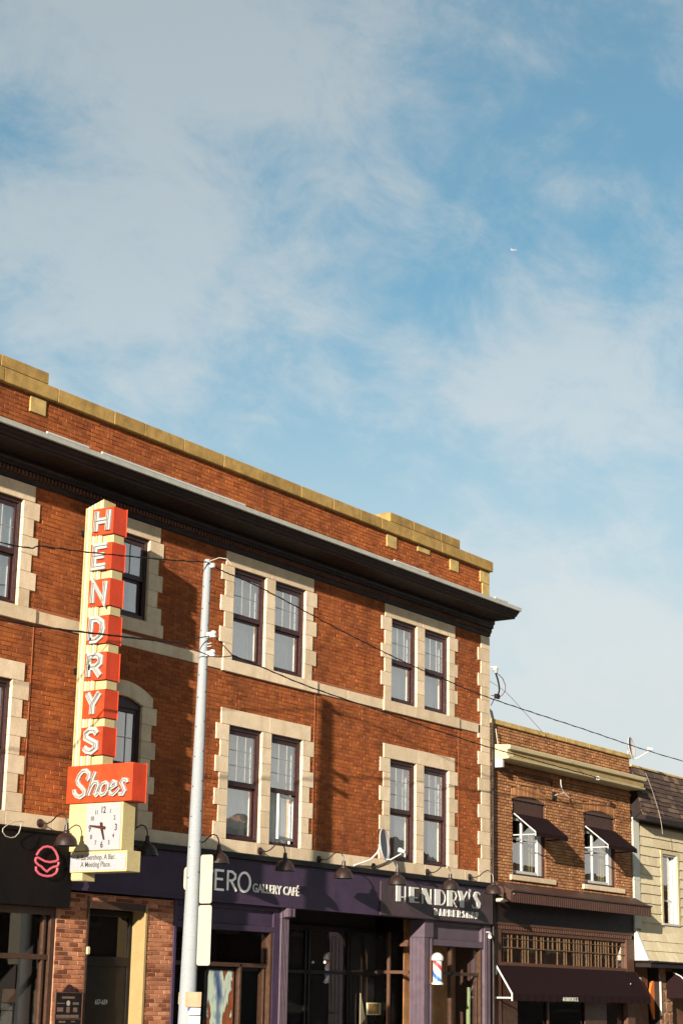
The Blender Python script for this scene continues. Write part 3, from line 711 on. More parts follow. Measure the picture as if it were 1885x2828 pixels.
# windows
def e_window(a, b):
    w = MB(); zt = 6.40
    w.box(a, a+.07, .06, .2, ZB, 6.40).box(b-.07, b, .06, .2, ZB, 6.40).box(a+.07, b-.07, .06, .2, ZB, ZB+.05)
    o = w.build('window', m_brown, E, bevel=.005)
    hp = MB(); n = 9
    for i in range(n): hp.box(a+.07+(b-a-.14)*i/n+.006, a+.07+(b-a-.14)*(i+1)/n-.006, .05, .09, 6.02, 6.50)
    hp.box(a+.07, b-.07, .091, .12, 6.0, 6.52); hp.build('head_panel', m_brown, o)
    f = MB(); x0, x1 = a+.07, b-.07; xm = a+.62
    f.box(x0, x0+.05, .10, .16, ZB+.05, 6.0).box(xm, xm+.07, .10, .16, ZB+.05, 6.0).box(x1-.19, x1, .09, .17, ZB+.05, 6.0)
    for p, q in ((x0+.05, xm), (xm+.07, x1-.19)): f.box(p, q, .10, .16, ZB+.05, ZB+.12).box(p, q, .10, .16, 5.93, 6.0).box(p, q, .11, .15, 5.47, 5.52)
    f.build('sash', m_bframe, o, bevel=.004)
    box(x0+.04, x1-.15, .128, .132, ZB+.1, 5.95).build('pane', m_glass, o)
    cc = MB(); n = 40; v = []
    for i in range(n+1):
        u = xm+.02+(x1-.1-xm)*i/n; v += [(u, .26+.02*sin(u*40), ZB+.02), (u, .26+.02*sin(u*40), 6.4)]
    cc.add(v, [(2*i, 2*i+2, 2*i+3, 2*i+1) for i in range(n)]); sm(cc).build('curtain', plain('tan_curtain', (.42, .30, .14), .9, .08, 3), o)
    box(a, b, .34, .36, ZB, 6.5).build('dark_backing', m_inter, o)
for a, b in wins: e_window(a, b)
# lower canopy and shopfront
MB().px([(.0,4.40),(0,4.17),(-.50,3.90),(-.515,3.90),(-.515,4.14),(-.54,4.15),(-.54,4.175),(-.50,4.18),(-.05,4.40)], E0-.02, E1+.05).build('canopy', m_brown, E, label='brown metal canopy over the shopfront')
cr = MB(); x = E0+.05
while x < E1: cr.box(x, x+.055, -.526, -.514, 3.905, 4.135); x += .105
cr.build('canopy_rib', m_brown, E, kind='stuff')
box(E0-.02, E1+.05, -.56, -.52, 4.15, 4.19).build('canopy_gutter', m_brown, E, bevel=.008)
box(E0, E1-.0, .0, .1, 3.46, 3.92).build('canopy_shade_strip', m_corn, E)  # wall under the canopy, its deep shadow put in as near-black colour
MB().box(E0, E1, -.02, .1, 3.40, 3.46).build('shop_cornice', m_browng, E, bevel=.005)
cr = MB(); x = E0+.05
while x < E1-.1: cr.box(x, x+.07, -.008, .02, 3.31, 3.398); x += .12
cr.box(E0, E1, .02, .1, 3.30, 3.40); cr.build('panel_strip', m_browng, E, kind='stuff')
tf = MB().box(E0+.02, E0+.42, .0, .12, 0, 3.30).box(45.46, E1+.0, -.01, .12, 0, 3.30).box(E0+.42, 45.46, .02, .12, 3.22, 3.30).box(E0+.42, 45.46, .0, .14, 2.47, 2.55)
tr_ = tf.build('shopfront', m_browng, E, label='brown timber shopfront with bars standing in for reflections in its top light', bevel=.006)
mu = MB(); x = E0+.50; k = 0
rl = random.Random(6)
while x < 45.40:
    mu.box(x, x+(.016 if k % 3 else .03), .060, .07, 2.55 if rl.random() < .75 else 2.9, 3.22); x += rl.choice((.12, .16, .24, .3)); k += 1
mu.box(E0+.42, 45.46, .038, .068, 2.885, 2.905).box(E0+.42, 45.46, .046, .068, 3.10, 3.113)
mu.build('reflection_bar', plain('reflected_facade_cream', (.115, .062, .028), .6, .3, 3), tr_)  # uneven pale bars stand in for a facade reflected in the glass
box(E0+.42, 45.46, .075, .08, 2.55, 3.22).build('pane', m_glass, tr_)
box(E0+.1, 45.8, .5, .52, 2.5, 3.4).build('transom_backing', plain('dim_brown_room', (.055, .028, .016), .9, .5, 2), tr_)
for q_ in ((E0+.45, 39.62, .04, .1), (43.2, 44.4, .08, .12), (41.2, 41.28, .08, .12)): box(*q_, 0, 2.46).build('lower_mullion', m_shopframe, tr_, bevel=.004)
box(E0+.42, 45.46, .15, .155, 0, 2.46).build('pane', m_glassd, tr_)
box(E0+.1, 45.8, 1.2, 1.22, 0, 3.4).build('shop_backdrop', m_inter, E)

# awnings (hung on the fronts: things of their own)
def awning(name, x0, x1, zw, zf, y, val, label, wire=True, group=None):
    t = thing(name, (x0, 0, zw), label, 'awning', group)
    c = MB(); nx = int((x1-x0)*12); ny = 8; rn = random.Random(int(x0*10)); ph = [rn.uniform(0, 6) for _ in range(4)]; big_ = val > .14
    for j in range(ny+1):
        f = j/ny
        for i in range(nx+1):
            g_ = i/nx; sag = -.020*sin(pi*f)*(1+.3*sin(g_*9+ph[0])) ; rip = (.006+.006*big_)*sin(g_*(x1-x0)*7+ph[1]+f*2)*f*(1-f)*2.4 + .005*sin(g_*(x1-x0)*17+ph[2])*f*(1-f)*2
            c.v.append((x0+(x1-x0)*g_, -.02+(y+.02)*f+rip*.4, zw+(zf-zw)*f+(sag+rip)*(0 if i in (0, nx) else 1)))
    W_ = nx+1
    c.f += [(j*W_+i, j*W_+i+1, (j+1)*W_+i+1, (j+1)*W_+i) for j in range(ny) for i in range(nx)]; c.smooth = True
    c.build('canopy', m_awn, t)
    v = MB(); m = int((x1-x0)*10); vv = []
    for i in range(m+1):
        u = x0+(x1-x0)*i/m; w = .006*sin(i*1.7); zz_ = zf-val+(.012*sin(i*2.4) if val > .1 else 0)
        vv += [(u, y-.002+w*.3, zf), (u, y-.004+w, zz_)]
    v.add(vv, [(2*i, 2*i+2, 2*i+3, 2*i+1) for i in range(m)]); v.build('valance', m_awn, t)
    r = .016 if val < .14 else .022
    for i, xx in enumerate((x0-.006, x1+.0)):
        f = MB().tube([(xx, -.02, zw-.01), (xx, y, zf-.005), (xx, y, zf-val)], r, 6); f.tube([(xx, .0, zf-val*.6), (xx, y, zf-val*.6)], r, 6)
        if val > .14: f.tube([(xx, -.02, zw), (xx, -.02, zw-.22)], r, 6)
        f.build('frame', m_bframe if i == 0 else m_awn, t)
    return t
awning('window_awning', 39.40, 41.05, 6.08, 5.61, -.61, .10, 'maroon canvas awning over the nearer upstairs window of the brown brick house', group='window awnings on the brown brick house')
awning('window_awning', 43.17, 44.85, 6.09, 5.59, -.66, .10, 'maroon canvas awning over the farther upstairs window, beside the cream sided house', group='window awnings on the brown brick house')
big = awning('shop_awning', 38.50, 45.93, 2.47, 1.83, -.44, .165, 'wide dark maroon shop awning with a white street address on its front edge')
text_mb('661 BARTON ST. E.', .125, onwall(40.98, -.452, 1.685), 0, .004, .78, bold=.003).build('lettering', m_creamw, big)
tag(sm(MB().lathe((45.05,-.30,2.15), [(.0,-.02),(.018,0),(.0,.02)], 8)).build('hook', m_bframe), 'tiny white hook on the wide shop awning', 'hook')

# leader head and conduit on the brown house
ld = thing('leader_head', (38.30, -.15, 7.06), 'white rainwater box at the left end of the cream cornice', 'drain box')
MB().px([(-.26,7.07),(-.04,7.07),(-.04,7.42),(-.12,7.50),(-.20,7.42),(-.26,7.30)], 38.395, 38.50).build('box', m_white, ld, bevel=.01)
sm(MB().tube([(38.45,-.14,7.45),(38.45,-.12,7.60),(38.38,-.10,8.0)], .012, 6)).build('hanger', m_plate, ld)
tag(sm(MB().tube([(38.52,-.06,7.08),(39.6,-.06,7.075),(41.30,-.06,7.07),(41.36,-.03,6.95)], .028, 8)).build('conduit', m_browng), 'thin brown conduit running under the cream cornice', 'conduit')
wb = thing('wire_bracket', (41.5, -.02, 6.7), 'white wire mast bracket on the brown brick wall between the windows', 'bracket')
sm(MB().tube([(41.30,-.30,7.07),(41.31,-.30,6.95),(41.37,-.30,6.85),(41.46,-.30,6.76),(41.80,-.30,6.66)], .013, 6)).build('arm', m_white, wb)
sm(MB().tube([(41.46,-.30,6.76),(41.44,-.15,6.72),(41.46,-.01,6.70)], .010, 6)).build('stay', m_white, wb)
box(41.38, 41.50, -.05, -.003, 6.58, 6.80).build('base', m_cable, wb, bevel=.01)
ins = thing('cable_anchor', (42.85, -.5, 7.24), 'small white porcelain anchor holding a cable on the cream cornice', 'insulator')
sm(MB().lathe((42.85,-.56,7.20), [(.02,0),(.05,.01),(.05,.04),(.03,.05),(.05,.06),(.05,.10),(.02,.11)], 10)).build('insulator', m_porc, ins)
MB().tube([(42.85,-.56,7.24),(42.9,-.45,7.29)], .014, 6).build('pin', m_cable, ins)

# ================================================================== CREAM SIDED BUILDING
G0, G1 = 45.96, 55.0
G = thing('sided_building', (49, 0, 0), 'cream shingle sided house with dark shingled mansard roof at far right', 'building')
WX0, WX1, WZ0, WZ1 = 47.80, 48.76, 3.82, 5.71
gw = wall_cells(MB(), G0, G1, 3.56, 6.75, .0, .35, [(WX0, WX1, WZ0, WZ1)])
gw.box(G0, G0+.3, .35, 10, 0, 7.8).box(G1-.3, G1, .35, 10, 0, 7.8).box(G0, G1, 10, 10.3, 0, 7.8).box(G0+.3, G1-.3, .35, 10, 6.8, 7.0).box(G0+.3, G1-.3, .35, 10, 3.3, 3.5)
gw.build('wall', m_sjoint, G)
ROWH = .2565; cache = {}
def shingle(x0, x1, z0, z1, ytop, ybot):
    w = x1-x0-.006; n = 4; rnd = random.Random(int(x0*97+z0*1009)); v = []
    for i in range(n+1): v.append((x0+.003+w*i/n, ybot, z0+rnd.uniform(-.008, .006)))
    for i in range(n, -1, -1): v.append((x0+.003+w*i/n, ytop, z1))
    m = len(v); th = .016
    mb = MB().add(v+[(a, b+th, c) for a, b, c in v], [tuple(range(m)), tuple(range(2*m-1, m-1, -1))]+[(i, i+m, (i+1) % m+m, (i+1) % m) for i in range(m)])
    mb.build('shingle', m_shing, G)
r = 0; z = 6.36
while z > 3.6:
    z0 = z-ROWH; off = random.uniform(0, .61); xs = [G0+.38]
    x = G0+.38-off+.61
    while x < 50.4: 
        if x-xs[-1] > .12: xs.append(x)
        x += .61
    xs.append(50.6)
    for a, b in zip(xs[:-1], xs[1:]):
        if z > WZ0-.02 and z0 < WZ1+.02:
            for p, q in free_spans(a, b, [(WX0-.13, WX1+.13)]):
                if q-p > .04: shingle(p, q, z0, z+.012, -.004, -.036)
        else: shingle(a, b, z0, z+.012, -.004, -.036)
    z = z0
# flared apron
FZ = z+.02; ny = 3
for k in range(3):
    za = FZ-(FZ-2.77)*k/3; zb = FZ-(FZ-2.77)*(k+1)/3; ya = -.02-.36*(k/3); yb = -.02-.36*((k+1)/3)
    x = G0+.12; rnd = random.Random(k)
    first = True
    while x < 50.6:
        e = x+(.61 if not first else rnd.uniform(.3, .6)); first = False
        shingle(x, min(e, 50.6), zb, za+.012, ya-.002, yb-.032); x = e
box(50.6, G1, -.01, 0, 3.5, 6.4).build('plain_siding', m_shing, G)
MB().px([(.0,FZ+.05),(-.02,FZ+.05),(-.06,FZ),(-.41,2.77),(.0,2.77)], G0-.01, G0+.115).build('apron_end', m_creamw, G, label='white flared end board', bevel=.004)
box(G0-.02, G0+.36, -.045, .0, 4.88+.0, 6.56).build('corner_board', m_creamw, G, bevel=.006)
box(G0-.02, G0+.36, -.045, .0, FZ+.05, 4.878).build('corner_board', m_creamw, G, bevel=.006)
MB().px([(.05,2.72),(-.46,2.72),(-.46,2.765),(.05,2.765)], G0+.12, G1).build('apron_fascia', m_corn, G)
box(G0+.10, G1, -.42, 3, 2.60, 2.70).build('shop_soffit', m_corn, G)
# side window
gs = MB().box(WX0, WX0+.05, .0, .2, WZ0, WZ1).box(WX1-.05, WX1, -.02, .2, WZ0, WZ1).box(WX0+.05, WX1-.05, .0, .2, WZ1-.05, WZ1).box(WX0-.05, WX1+.08, -.05, .2, WZ0-.06, WZ0)
sw_ = gs.build('window', m_white, G, bevel=.006)
box(WX0-.12, WX0-.005, -.04, -.001, WZ0-.05, WZ1+.10).build('casing', m_ccorn, sw_); box(WX1+.005, WX1+.12, -.04, -.001, WZ0-.05, WZ1+.10).build('casing', m_ccorn, sw_)
box(WX0-.004, WX1+.004, -.04, -.001, WZ1+.002, WZ1+.10).build('casing', m_ccorn, sw_)
MB().box(WX0+.05, WX1-.05, .10, .14, 4.42, 4.47).box(WX1-.12, WX1-.05, .08, .16, WZ0, WZ1-.05).build('sash', m_white, sw_)
box(WX0+.05, WX1-.1, .12, .124, WZ0, WZ1-.05).build('pane', m_glass, sw_); box(WX0+.05, WX1-.05, .25, .27, 4.45, WZ1).build('blind', plain('tan_blind', (.34, .24, .10), .9, .15, 3), sw_)
box(WX0, WX1, .34, .36, WZ0, WZ1).build('dark_backing', m_inter, sw_)
# mansard with overhang
MB().px([(.0,6.42),(-.02,6.42),(-.02,6.50),(-.42,6.50),(-.42,6.60),(-.30,6.62),(-.02,7.88),(.3,7.95),(.3,6.6)], G0+.0, G1).build('mansard', m_corn, G)
nr = 10
for k in range(nr):
    t0 = k/nr; t1 = (k+1)/nr; x = G0+.01-random.uniform(0, .25); zb = 6.60+1.28*t0; zt = 6.60+1.28*t1+.04; yb = -.335+.29*t0; yt = -.30+.29*t1
    while x < 50.3:
        e = x+random.uniform(.26, .36); a = max(x, G0+.01)
        if e-a > .05:
            q = MB(); j = random.uniform(-.012, .012); w = .003
            q.add([(a+w,yb-.012,zb+j),(e-w,yb-.012,zb+j),(e-w,yt-.004,zt),(a+w,yt-.004,zt),(a+w,yb+.006,zb+j),(e-w,yb+.006,zb+j),(e-w,yt+.01,zt),(a+w,yt+.01,zt)],
                  [(0,1,2,3),(4,7,6,5),(0,4,5,1),(1,5,6,2),(2,6,7,3),(3,7,4,0)])
            q.build('roof_shingle', m_asph, G)
        x = e
box(G0, G1, -.03, .32, 7.94, 7.99).build('roof_edging', m_cop2, G)
# dark shopfront below: stone pier, orange return wall, rounded awning
sf = MB().box(G0, 47.36, .30, .36, 0, 2.6).box(48.40, G1, .25, .31, 0, 2.6)
sf.build('shopfront_back', plain('dim_brown_board', (.08, .035, .018), .7, .4, 3), G)
MB().py([(47.30,1.86),(47.34,2.05),(47.42,2.20),(47.52,2.27),(47.56,2.27),(47.56,1.25),(47.46,1.42),(47.36,1.62)], .20, .26).build('orange_panel', m_orange, G)
box(47.557, 47.563, .06, .36, 0, 2.6).build('pier_dark_cover', m_corn, G)  # dark sheet added over the pier's left face to hide its sunlit side
pr = box(47.565, 48.40, .06, .36, 0, 2.6).build('stone_pier', m_fmort, G)
rnd = random.Random(4); z = .02; 
while z < 2.5:
    hh = rnd.uniform(.20, .34); x = 47.575
    while x < 48.36:
        w = rnd.uniform(.2, .42); e = min(x+w, 48.39)
        if e-x > .08:
            pts = []; cxx, czz = (x+e)/2, z+hh/2
            for k in range(9):
                a = 2*pi*k/9; pts.append((cxx+(e-x)/2*.94*max(-1, min(1, 1.25*cos(a)*rnd.uniform(.8, 1))), czz+hh/2*.92*max(-1, min(1, 1.25*sin(a)*rnd.uniform(.8, 1)))))
            MB().py(pts, .025+rnd.uniform(0, .015), .07).build('stone', m_fstone, pr)
        x = e+.02
    z += hh+.02
box(47.555, 47.60, .0, .05, 1.35, 2.28).build('pier_trim', m_creamw, G, bevel=.01)
ra = thing('rounded_awning', (48.3, -.3, 1.8), 'dark rounded canvas awning at the right edge under the cream siding', 'awning')
dm_ = MB(); cols = 10
pf = [(.02,2.52)]+[(-.75*sin(radians(a)), 2.0+.5*cos(radians(a))) for a in (15, 30, 45, 60, 75, 90)]+[(-.75,1.82),(.02,1.82)]
dm_.px(pf, 47.95, 51.0); dm_.build('canopy', m_awn, ra)
sm(MB().tube([(47.94,-.2+.0,2.50),(47.93,-.42,2.40),(47.93,-.62,2.22),(47.93,-.74,2.02)], .016, 6)).build('frame', m_bframe, ra)
lt = thing('wall_lamp', (46.6, .25, 2.28), 'small round white lamp on the brown wall beyond the maroon shop awning', 'lamp')
sm(MB().lathe((46.62,.20,2.28), [(.0,-.07),(.05,-.05),(.07,0),(.05,.05),(.0,.07)], 12)).build('globe', m_bframe, lt)
box(46.58, 46.66, .20, .299, 2.18, 2.24).build('bracket', m_black, lt)

# ================================================================== VERTICAL BLADE SIGN
SX, SX2 = 23.535, 23.86
V = thing('blade_sign', (23.70, -.4, 3.5), 'tall cream vertical blade sign with stepped red letter boxes and a clock', 'shop sign')
bd = MB(); ys = [-.17, -.59]
def topz(y): return 10.05+(-.17-y)*.30
bd.add([(SX,-.17,4.80),(SX,-.59,4.80),(SX,-.59,topz(-.59)),(SX,-.17,topz(-.17)),(SX2,-.17,4.80),(SX2,-.59,4.80),(SX2,-.59,topz(-.59)-.02),(SX2,-.17,topz(-.17)-.02)],
       [(0,1,2,3),(4,7,6,5),(0,4,5,1),(1,5,6,2),(2,6,7,3),(3,7,4,0)])
bd.build('body', m_cream, V, bevel=.006)
for k in range(6):
    y = -.19-k*.068; MB().px([(y,4.82),(y-.03,4.82),(y-.03,topz(y-.03)-.01),(y,topz(y)-.01)], SX-.022, SX+.004).build('rib', m_creamw if k % 2 else m_cream, V, bevel=.006)
HW = {}
def letter_strokes(c):
    w, h = .35, .37
    return {'H': [[(0,0),(0,h)], [(w*.8,0),(w*.8,h)], [(0,h*.5),(w*.8,h*.5)]],
            'E': [[(w*.78,h),(0,h),(0,0),(w*.78,0)], [(0,h*.52),(w*.65,h*.52)]],
            'N': [[(0,0),(0,h),(w*.8,0),(w*.8,h)]],
            'D': [[(0,0),(0,h),(w*.42,h),(w*.72,h*.82),(w*.8,h*.5),(w*.72,h*.18),(w*.42,0),(0,0)]],
            'R': [[(0,0),(0,h),(w*.5,h),(w*.74,h*.88),(w*.74,h*.62),(w*.5,h*.46),(0,h*.46)], [(w*.38,h*.46),(w*.82,0)]],
            'Y': [[(0,h),(w*.4,h*.46),(w*.8,h)], [(w*.4,h*.46),(w*.4,0)]],
            'S': [[(w*.78,h*.80),(w*.62,h*.97),(w*.3,h),(w*.06,h*.86),(w*.08,h*.64),(w*.4,h*.5),(w*.74,h*.36),(w*.76,h*.14),(w*.5,0),(w*.2,.02),(0,h*.2)]]}[c]
tops = [10.0, 9.355, 8.705, 8.04, 7.395, 6.735, 6.095]
def letter_box(x0, x1, y0, y1, z0, z1, name='letter_box'):
    mb = MB().box(x0, x1, y1, y0, z0, z1)
    mb.box(x1, x1+.012, y1-.012, y0, z0-.012, z1+.012)      # raised rear flange
    return mb.build(name, m_red, V, bevel=.005)
for c, t in zip('HENDRYS', tops):
    bx = letter_box(SX-.035, SX2-.012, -.375, -.868, t-.487, t)
    fn = onside(SX-.036, -.485, t-.43)
    for i, st in enumerate(letter_strokes(c)):
        st = [(u+.055*v, v) for u, v in st]                     # slight lean
        MB().ribbon(st, .112, fn, 0, .045+.002*i).build('letter', m_letter, bx, bevel=.006)
        for o_ in (-.018, .018): MB().tube([fn(u+o_, v, .062) for u, v in st], .006, 5).build('neon_tube', m_tube, bx)
    box(SX+.03, SX2-.03, -.845, -.60, t-.645, t-.495).build('spacer', m_cream, V)
sb = letter_box(SX-.04, SX2-.012, -.12, -1.595, 4.797, 5.437, 'word_panel')
fs = onside(SX-.041, 0, 0)
S_pts = [(.60,5.18),(.64,5.22),(.645,5.29),(.58,5.34),(.50,5.335),(.43,5.27),(.385,5.19),(.41,5.12),(.49,5.06),(.555,5.0),(.55,4.935),(.47,4.895),(.385,4.92),(.33,4.975),(.32,5.03)]
h_pts = [(.79,5.31),(.74,5.21),(.69,5.05),(.65,4.91)]; h2_pts = [(.665,4.95),(.72,5.06),(.78,5.13),(.845,5.13),(.86,5.08),(.825,5.0),(.80,4.94),(.84,4.91),(.89,4.95)]
o_pts = [(1.04,5.12),(.97,5.10),(.925,5.04),(.915,4.96),(.96,4.91),(1.03,4.93),(1.085,5.01),(1.08,5.09)]
e_pts = [(1.125,5.0),(1.20,5.025),(1.27,5.06),(1.27,5.11),(1.21,5.13),(1.15,5.07),(1.125,4.99),(1.15,4.92),(1.22,4.905),(1.29,4.95),(1.35,5.01)]
s_pts = [(1.52,5.09),(1.50,5.14),(1.43,5.145),(1.39,5.09),(1.44,5.02),(1.47,4.96),(1.43,4.905),(1.345,4.91)]
for i, (st, w, cl) in enumerate(((S_pts,.074,False),(h_pts,.066,False),(h2_pts,.06,False),(o_pts,.06,True),(e_pts,.056,False),(s_pts,.064,False))):
    MB().ribbon(st, w, fs, 0, .04+.0025*i, cl).build('letter', m_letter, sb, bevel=.004)
    MB().tube([fs(u, v, .058+.0025*i) for u, v in st], .006, 5, cl).build('neon_tube', m_tube, sb)
cb = box(SX-.0, SX2, -1.385, -.17, 3.985, 4.792).build('clock_case', m_cream, V, bevel=.008)
box(SX-.012, SX-.001, -1.355, -.585, 3.995, 4.775).build('dial', m_dial, cb, bevel=.002)
fd = onside(SX-.0125, 0, 0)
for n, (u, v) in {'12':(.96,4.67),'1':(1.12,4.64),'2':(1.22,4.53),'3':(1.26,4.37),'4':(1.21,4.23),'5':(1.12,4.12),'6':(.96,4.09),'7':(.82,4.12),'8':(.715,4.22),'9':(.675,4.365),'10':(.72,4.53),'11':(.81,4.63)}.items():
    bg_ = n in ('12', '3', '6', '9'); sz = .155 if bg_ else .105
    text_mb(n, sz, onside(SX-.0125, -u, v-sz*.36), 0, .004, .75, 'CENTER', bold=.0025 if bg_ else .001).build('numeral', m_num, cb)
MB().ribbon([(1.035,4.362),(.95,4.372),(.685,4.408)], [.05,.045,.022], fd, .02, .026).build('minute_hand', m_num, cb)
MB().ribbon([(.945,4.455),(.955,4.37),(1.02,4.165)], [.045,.042,.02], fd, .028, .034).build('hour_hand', m_num, cb)
slg = box(SX-.035, SX2-.005, -1.55, -.29, 3.63, 3.975).build('slogan_case', m_cream, V, bevel=.008)
box(SX-.043, SX-.036, -1.535, -.30, 3.655, 3.925).build('slogan_panel', m_dial, slg)
ft = lambda u, v, d: (SX-.0435-d, -u, v)
text_mb('A Barbershop. A Bar.', .125, lambda u, v, d: ft(u+.44, v+3.835, d), 0, .003, .80, bold=.001).build('lettering', m_txt, slg)
text_mb('A Meeting Place.', .125, lambda u, v, d: ft(u+.54, v+3.715, d), 0, .003, .80, bold=.001).build('lettering', m_txt, slg)
MB().py([(SX, 3.629), (SX, 3.52), (SX+.02, 3.495), (SX2-.005, 3.495), (SX2-.005, 3.629)], -.545, -.29).build('foot', m_cream, V, bevel=.006)
for z in (9.6, 7.1, 4.4): box(SX+.1, SX2-.1, -.171, .0, z, z+.09).build('wall_bracket', m_black, V)

# ================================================================== FASCIA LETTERING
cs = thing('cafe_sign', (29.3, -.1, 3.5), 'cream gallery café lettering fixed on the purple fascia', 'shop sign')
m_vl = plain('letter_raised_for_shade', (.93, .89, .82), .5, .06, 10)  # VERO: colour raised to offset the blade sign's shadow
m_cl = plain('letter_lowered_for_sun', (.46, .43, .38), .5, .08, 10)  # GALLERY CAFÉ: colour lowered where the sun would bleach the same letters
fz = onwall(0, -.101, 0); w_ = .042
def strokes(lst, w, fn, par, m=m_vl, d=.02):
    for i, st in enumerate(lst): MB().ribbon(st[0], w, fn, 0, d+.0015*i, st[1] if len(st) > 1 else False).build('letter', m, par)
zb_, zt_ = 3.60, 3.955; hh = zt_-zb_
strokes([([(27.24,zt_),(27.43,zb_),(27.62,zt_)],)], w_, fz, cs)
strokes([([(27.96,zt_),(27.715,zt_),(27.715,zb_),(27.97,zb_)],), ([(27.715,zb_+hh*.55),(27.93,zb_+hh*.55)],)], w_, fz, cs)
strokes([([(28.09,zb_),(28.09,zt_),(28.22,zt_),(28.32,zt_-.05),(28.32,zt_-.12),(28.22,zt_-.17),(28.09,zt_-.17)],), ([(28.19,zt_-.17),(28.36,zb_)],)], w_, fz, cs)
strokes([(arc(28.61, 3.782, .185, 0, 345, 23, .18), True)], w_, fz, cs)
text_mb('GALLERY CAF\u00c9', .235, onwall(28.88, -.101, 3.615), 0, .014, .985, bold=.0035, spacing=1.0).build('lettering', m_cl, cs)
cs2 = None
hb = thing('barber_sign', (35.8, -.1, 3.4), 'brown barbershop name board with white art deco letters at the fascia end', 'shop sign')
box(33.38, 38.16, -.130, -.101, 3.385, 4.10).build('board', plain('smoky_brown_board', (.042, .028, .031), .4, .22, 1.5, grime=.5, gc=(.075, .055, .047)), hb, bevel=.004)
m_hl = plain('white_letter', (.43, .41, .37), .5, .06, 10)
fb = onwall(0, -.1305, 0)
def deco(c, x, z, w, h, par):
    t = w*.40; n = h*.075; P = []; R = []
    q = lambda u, v: (x+u*w, z+v*h)
    if c == 'H': P = [[q(0,0),q(.42,0),q(.42,1),q(0,1)]]; R = [[q(.93,0),q(.93,1)], [q(.42,.30),q(.93,.30)]]
    elif c == 'E': P = [[q(0,0),q(.45,0),q(.45,1),q(0,1)]]; R = [[q(.45,.96),q(.95,.96)], [q(.45,.34),q(.85,.34)], [q(.45,.05),q(1,.05)]]
    elif c == 'N': P = [[q(0,0),q(.08,0),q(.08,.78),q(.60,0),q(1,0),q(.40,1),q(0,1)]]; R = [[q(.93,.0),q(.93,1)]]
    elif c == 'D': P = [[q(0,0),q(.46,0),q(.46,1),q(0,1)]]; R = [[q(.46,.97),q(.72,.9),q(.92,.68),q(.95,.45),q(.88,.22),q(.7,.06),q(.46,.03)]]
    elif c == 'R': P = [[q(0,0),q(.46,0),q(.46,1),q(0,1)]]; R = [[q(.46,.97),q(.78,.9),q(.9,.68),q(.78,.45),q(.46,.34)], [q(.55,.36),q(.92,.0)]]
    elif c == 'Y': P = [[q(0,1),q(.42,1),q(.62,.55),q(.62,0),q(.22,0),q(.22,.55)]]; R = [[q(.6,.5),q(.98,1)]]
    elif c == 'B': P = [[q(0,0),q(.46,0),q(.46,1),q(0,1)]]; R = [[q(.46,.97),q(.8,.85),q(.8,.62),q(.46,.45)], [q(.6,.5),q(.95,.3),q(.85,.08),q(.46,.03)]]
    elif c == 'A': P = [[q(.1,0),q(.55,0),q(.55,1),q(.35,1)]]; R = [[q(.55,.95),q(.95,0)], [q(.55,.3),q(.82,.3)]]
    elif c == 'O': P = [[q(.05,.2),q(.25,0),q(.48,0),q(.48,1),q(.25,1),q(.05,.8)]]; R = [[q(.48,.97),q(.85,.85),q(.95,.5),q(.85,.15),q(.48,.03)]]
    elif c == 'P': P = [[q(0,0),q(.46,0),q(.46,1),q(0,1)]]; R = [[q(.46,.97),q(.8,.9),q(.9,.7),q(.8,.45),q(.46,.36)]]
    elif c == 'S': R = [[q(.9,.86),q(.7,.97),q(.4,.97)], [q(.3,.06),q(.1,.06),q(.0,.2)]]; P = [[q(.12,.72),q(.3,.97),q(.55,.97),q(.5,.72),q(.95,.35),q(.85,.08),q(.6,.0),q(.35,.03),q(.55,.22),q(.5,.38)]]
    elif c == "'": P = [[q(.2,.5),q(.5,.5),q(.75,1.05),q(.1,1.05)]]
    for p in P: MB().prism(p, fb, 0, .022).build('letter', m_hl, par)
    for i, s in enumerate(R): MB().ribbon(s, n, fb, 0, .018-.0015*i).build('letter', m_hl, par)
for c, x, w, z1 in (('H',33.97,.39,4.03),('E',34.50,.40,4.035),('N',35.02,.40,4.035),('D',35.56,.47,4.045),('R',36.10,.44,4.055),('Y',36.55,.42,4.065),("'",37.03,.12,4.10),('S',37.19,.40,4.085)):
    deco(c, x, 3.70, w, z1-3.70, hb)
x = 35.54
for c in 'BARBERSHOP': deco(c, x, 3.475, .142, .150, hb); x += .2
# ================================================================== NEON BURGER
nb = thing('neon_sign', (22.95, -.3, 3.54), 'lit pink neon outline of a burger on the black fascia', 'neon sign')
top_ = [(22.68,3.87),(22.74,3.95),(22.83,4.01),(22.93,4.03),(23.04,4.02),(23.13,3.96),(23.19,3.88),(23.20,3.83),(23.15,3.80),(23.01,3.775),(22.89,3.78),(22.79,3.81),(22.72,3.83),(22.67,3.82),(22.655,3.78),(22.68,3.745),(22.74,3.71),(22.81,3.69),(22.87,3.65),(22.95,3.615),(23.02,3.665),(23.09,3.70),(23.19,3.72),(23.215,3.75),(23.22,3.79)]
bot_ = [(22.68,3.68),(22.69,3.62),(22.76,3.57),(22.86,3.545),(22.97,3.54),(23.08,3.56),(23.16,3.60),(23.19,3.64),(23.20,3.69)]
for p in (top_, bot_): sm(MB().tube([(u, -.285, v) for u, v in p], .0185, 8)).build('tube', m_neon, nb)
for u, v in ((22.83,4.01),(23.19,3.86),(22.95,3.615),(22.97,3.54)): MB().tube([(u,-.268,v),(u,-.22,v)], .006, 5).build('standoff', m_black, nb)
lp = [(22.16,4.34),(22.14,4.25),(22.11,4.18),(22.03,4.11),(21.93,4.09),(21.81,4.11),(21.74,4.17),(21.74,4.22),(21.79,4.26),(21.89,4.32),(22.01,4.36),(22.16,4.38),(22.22,4.36)]
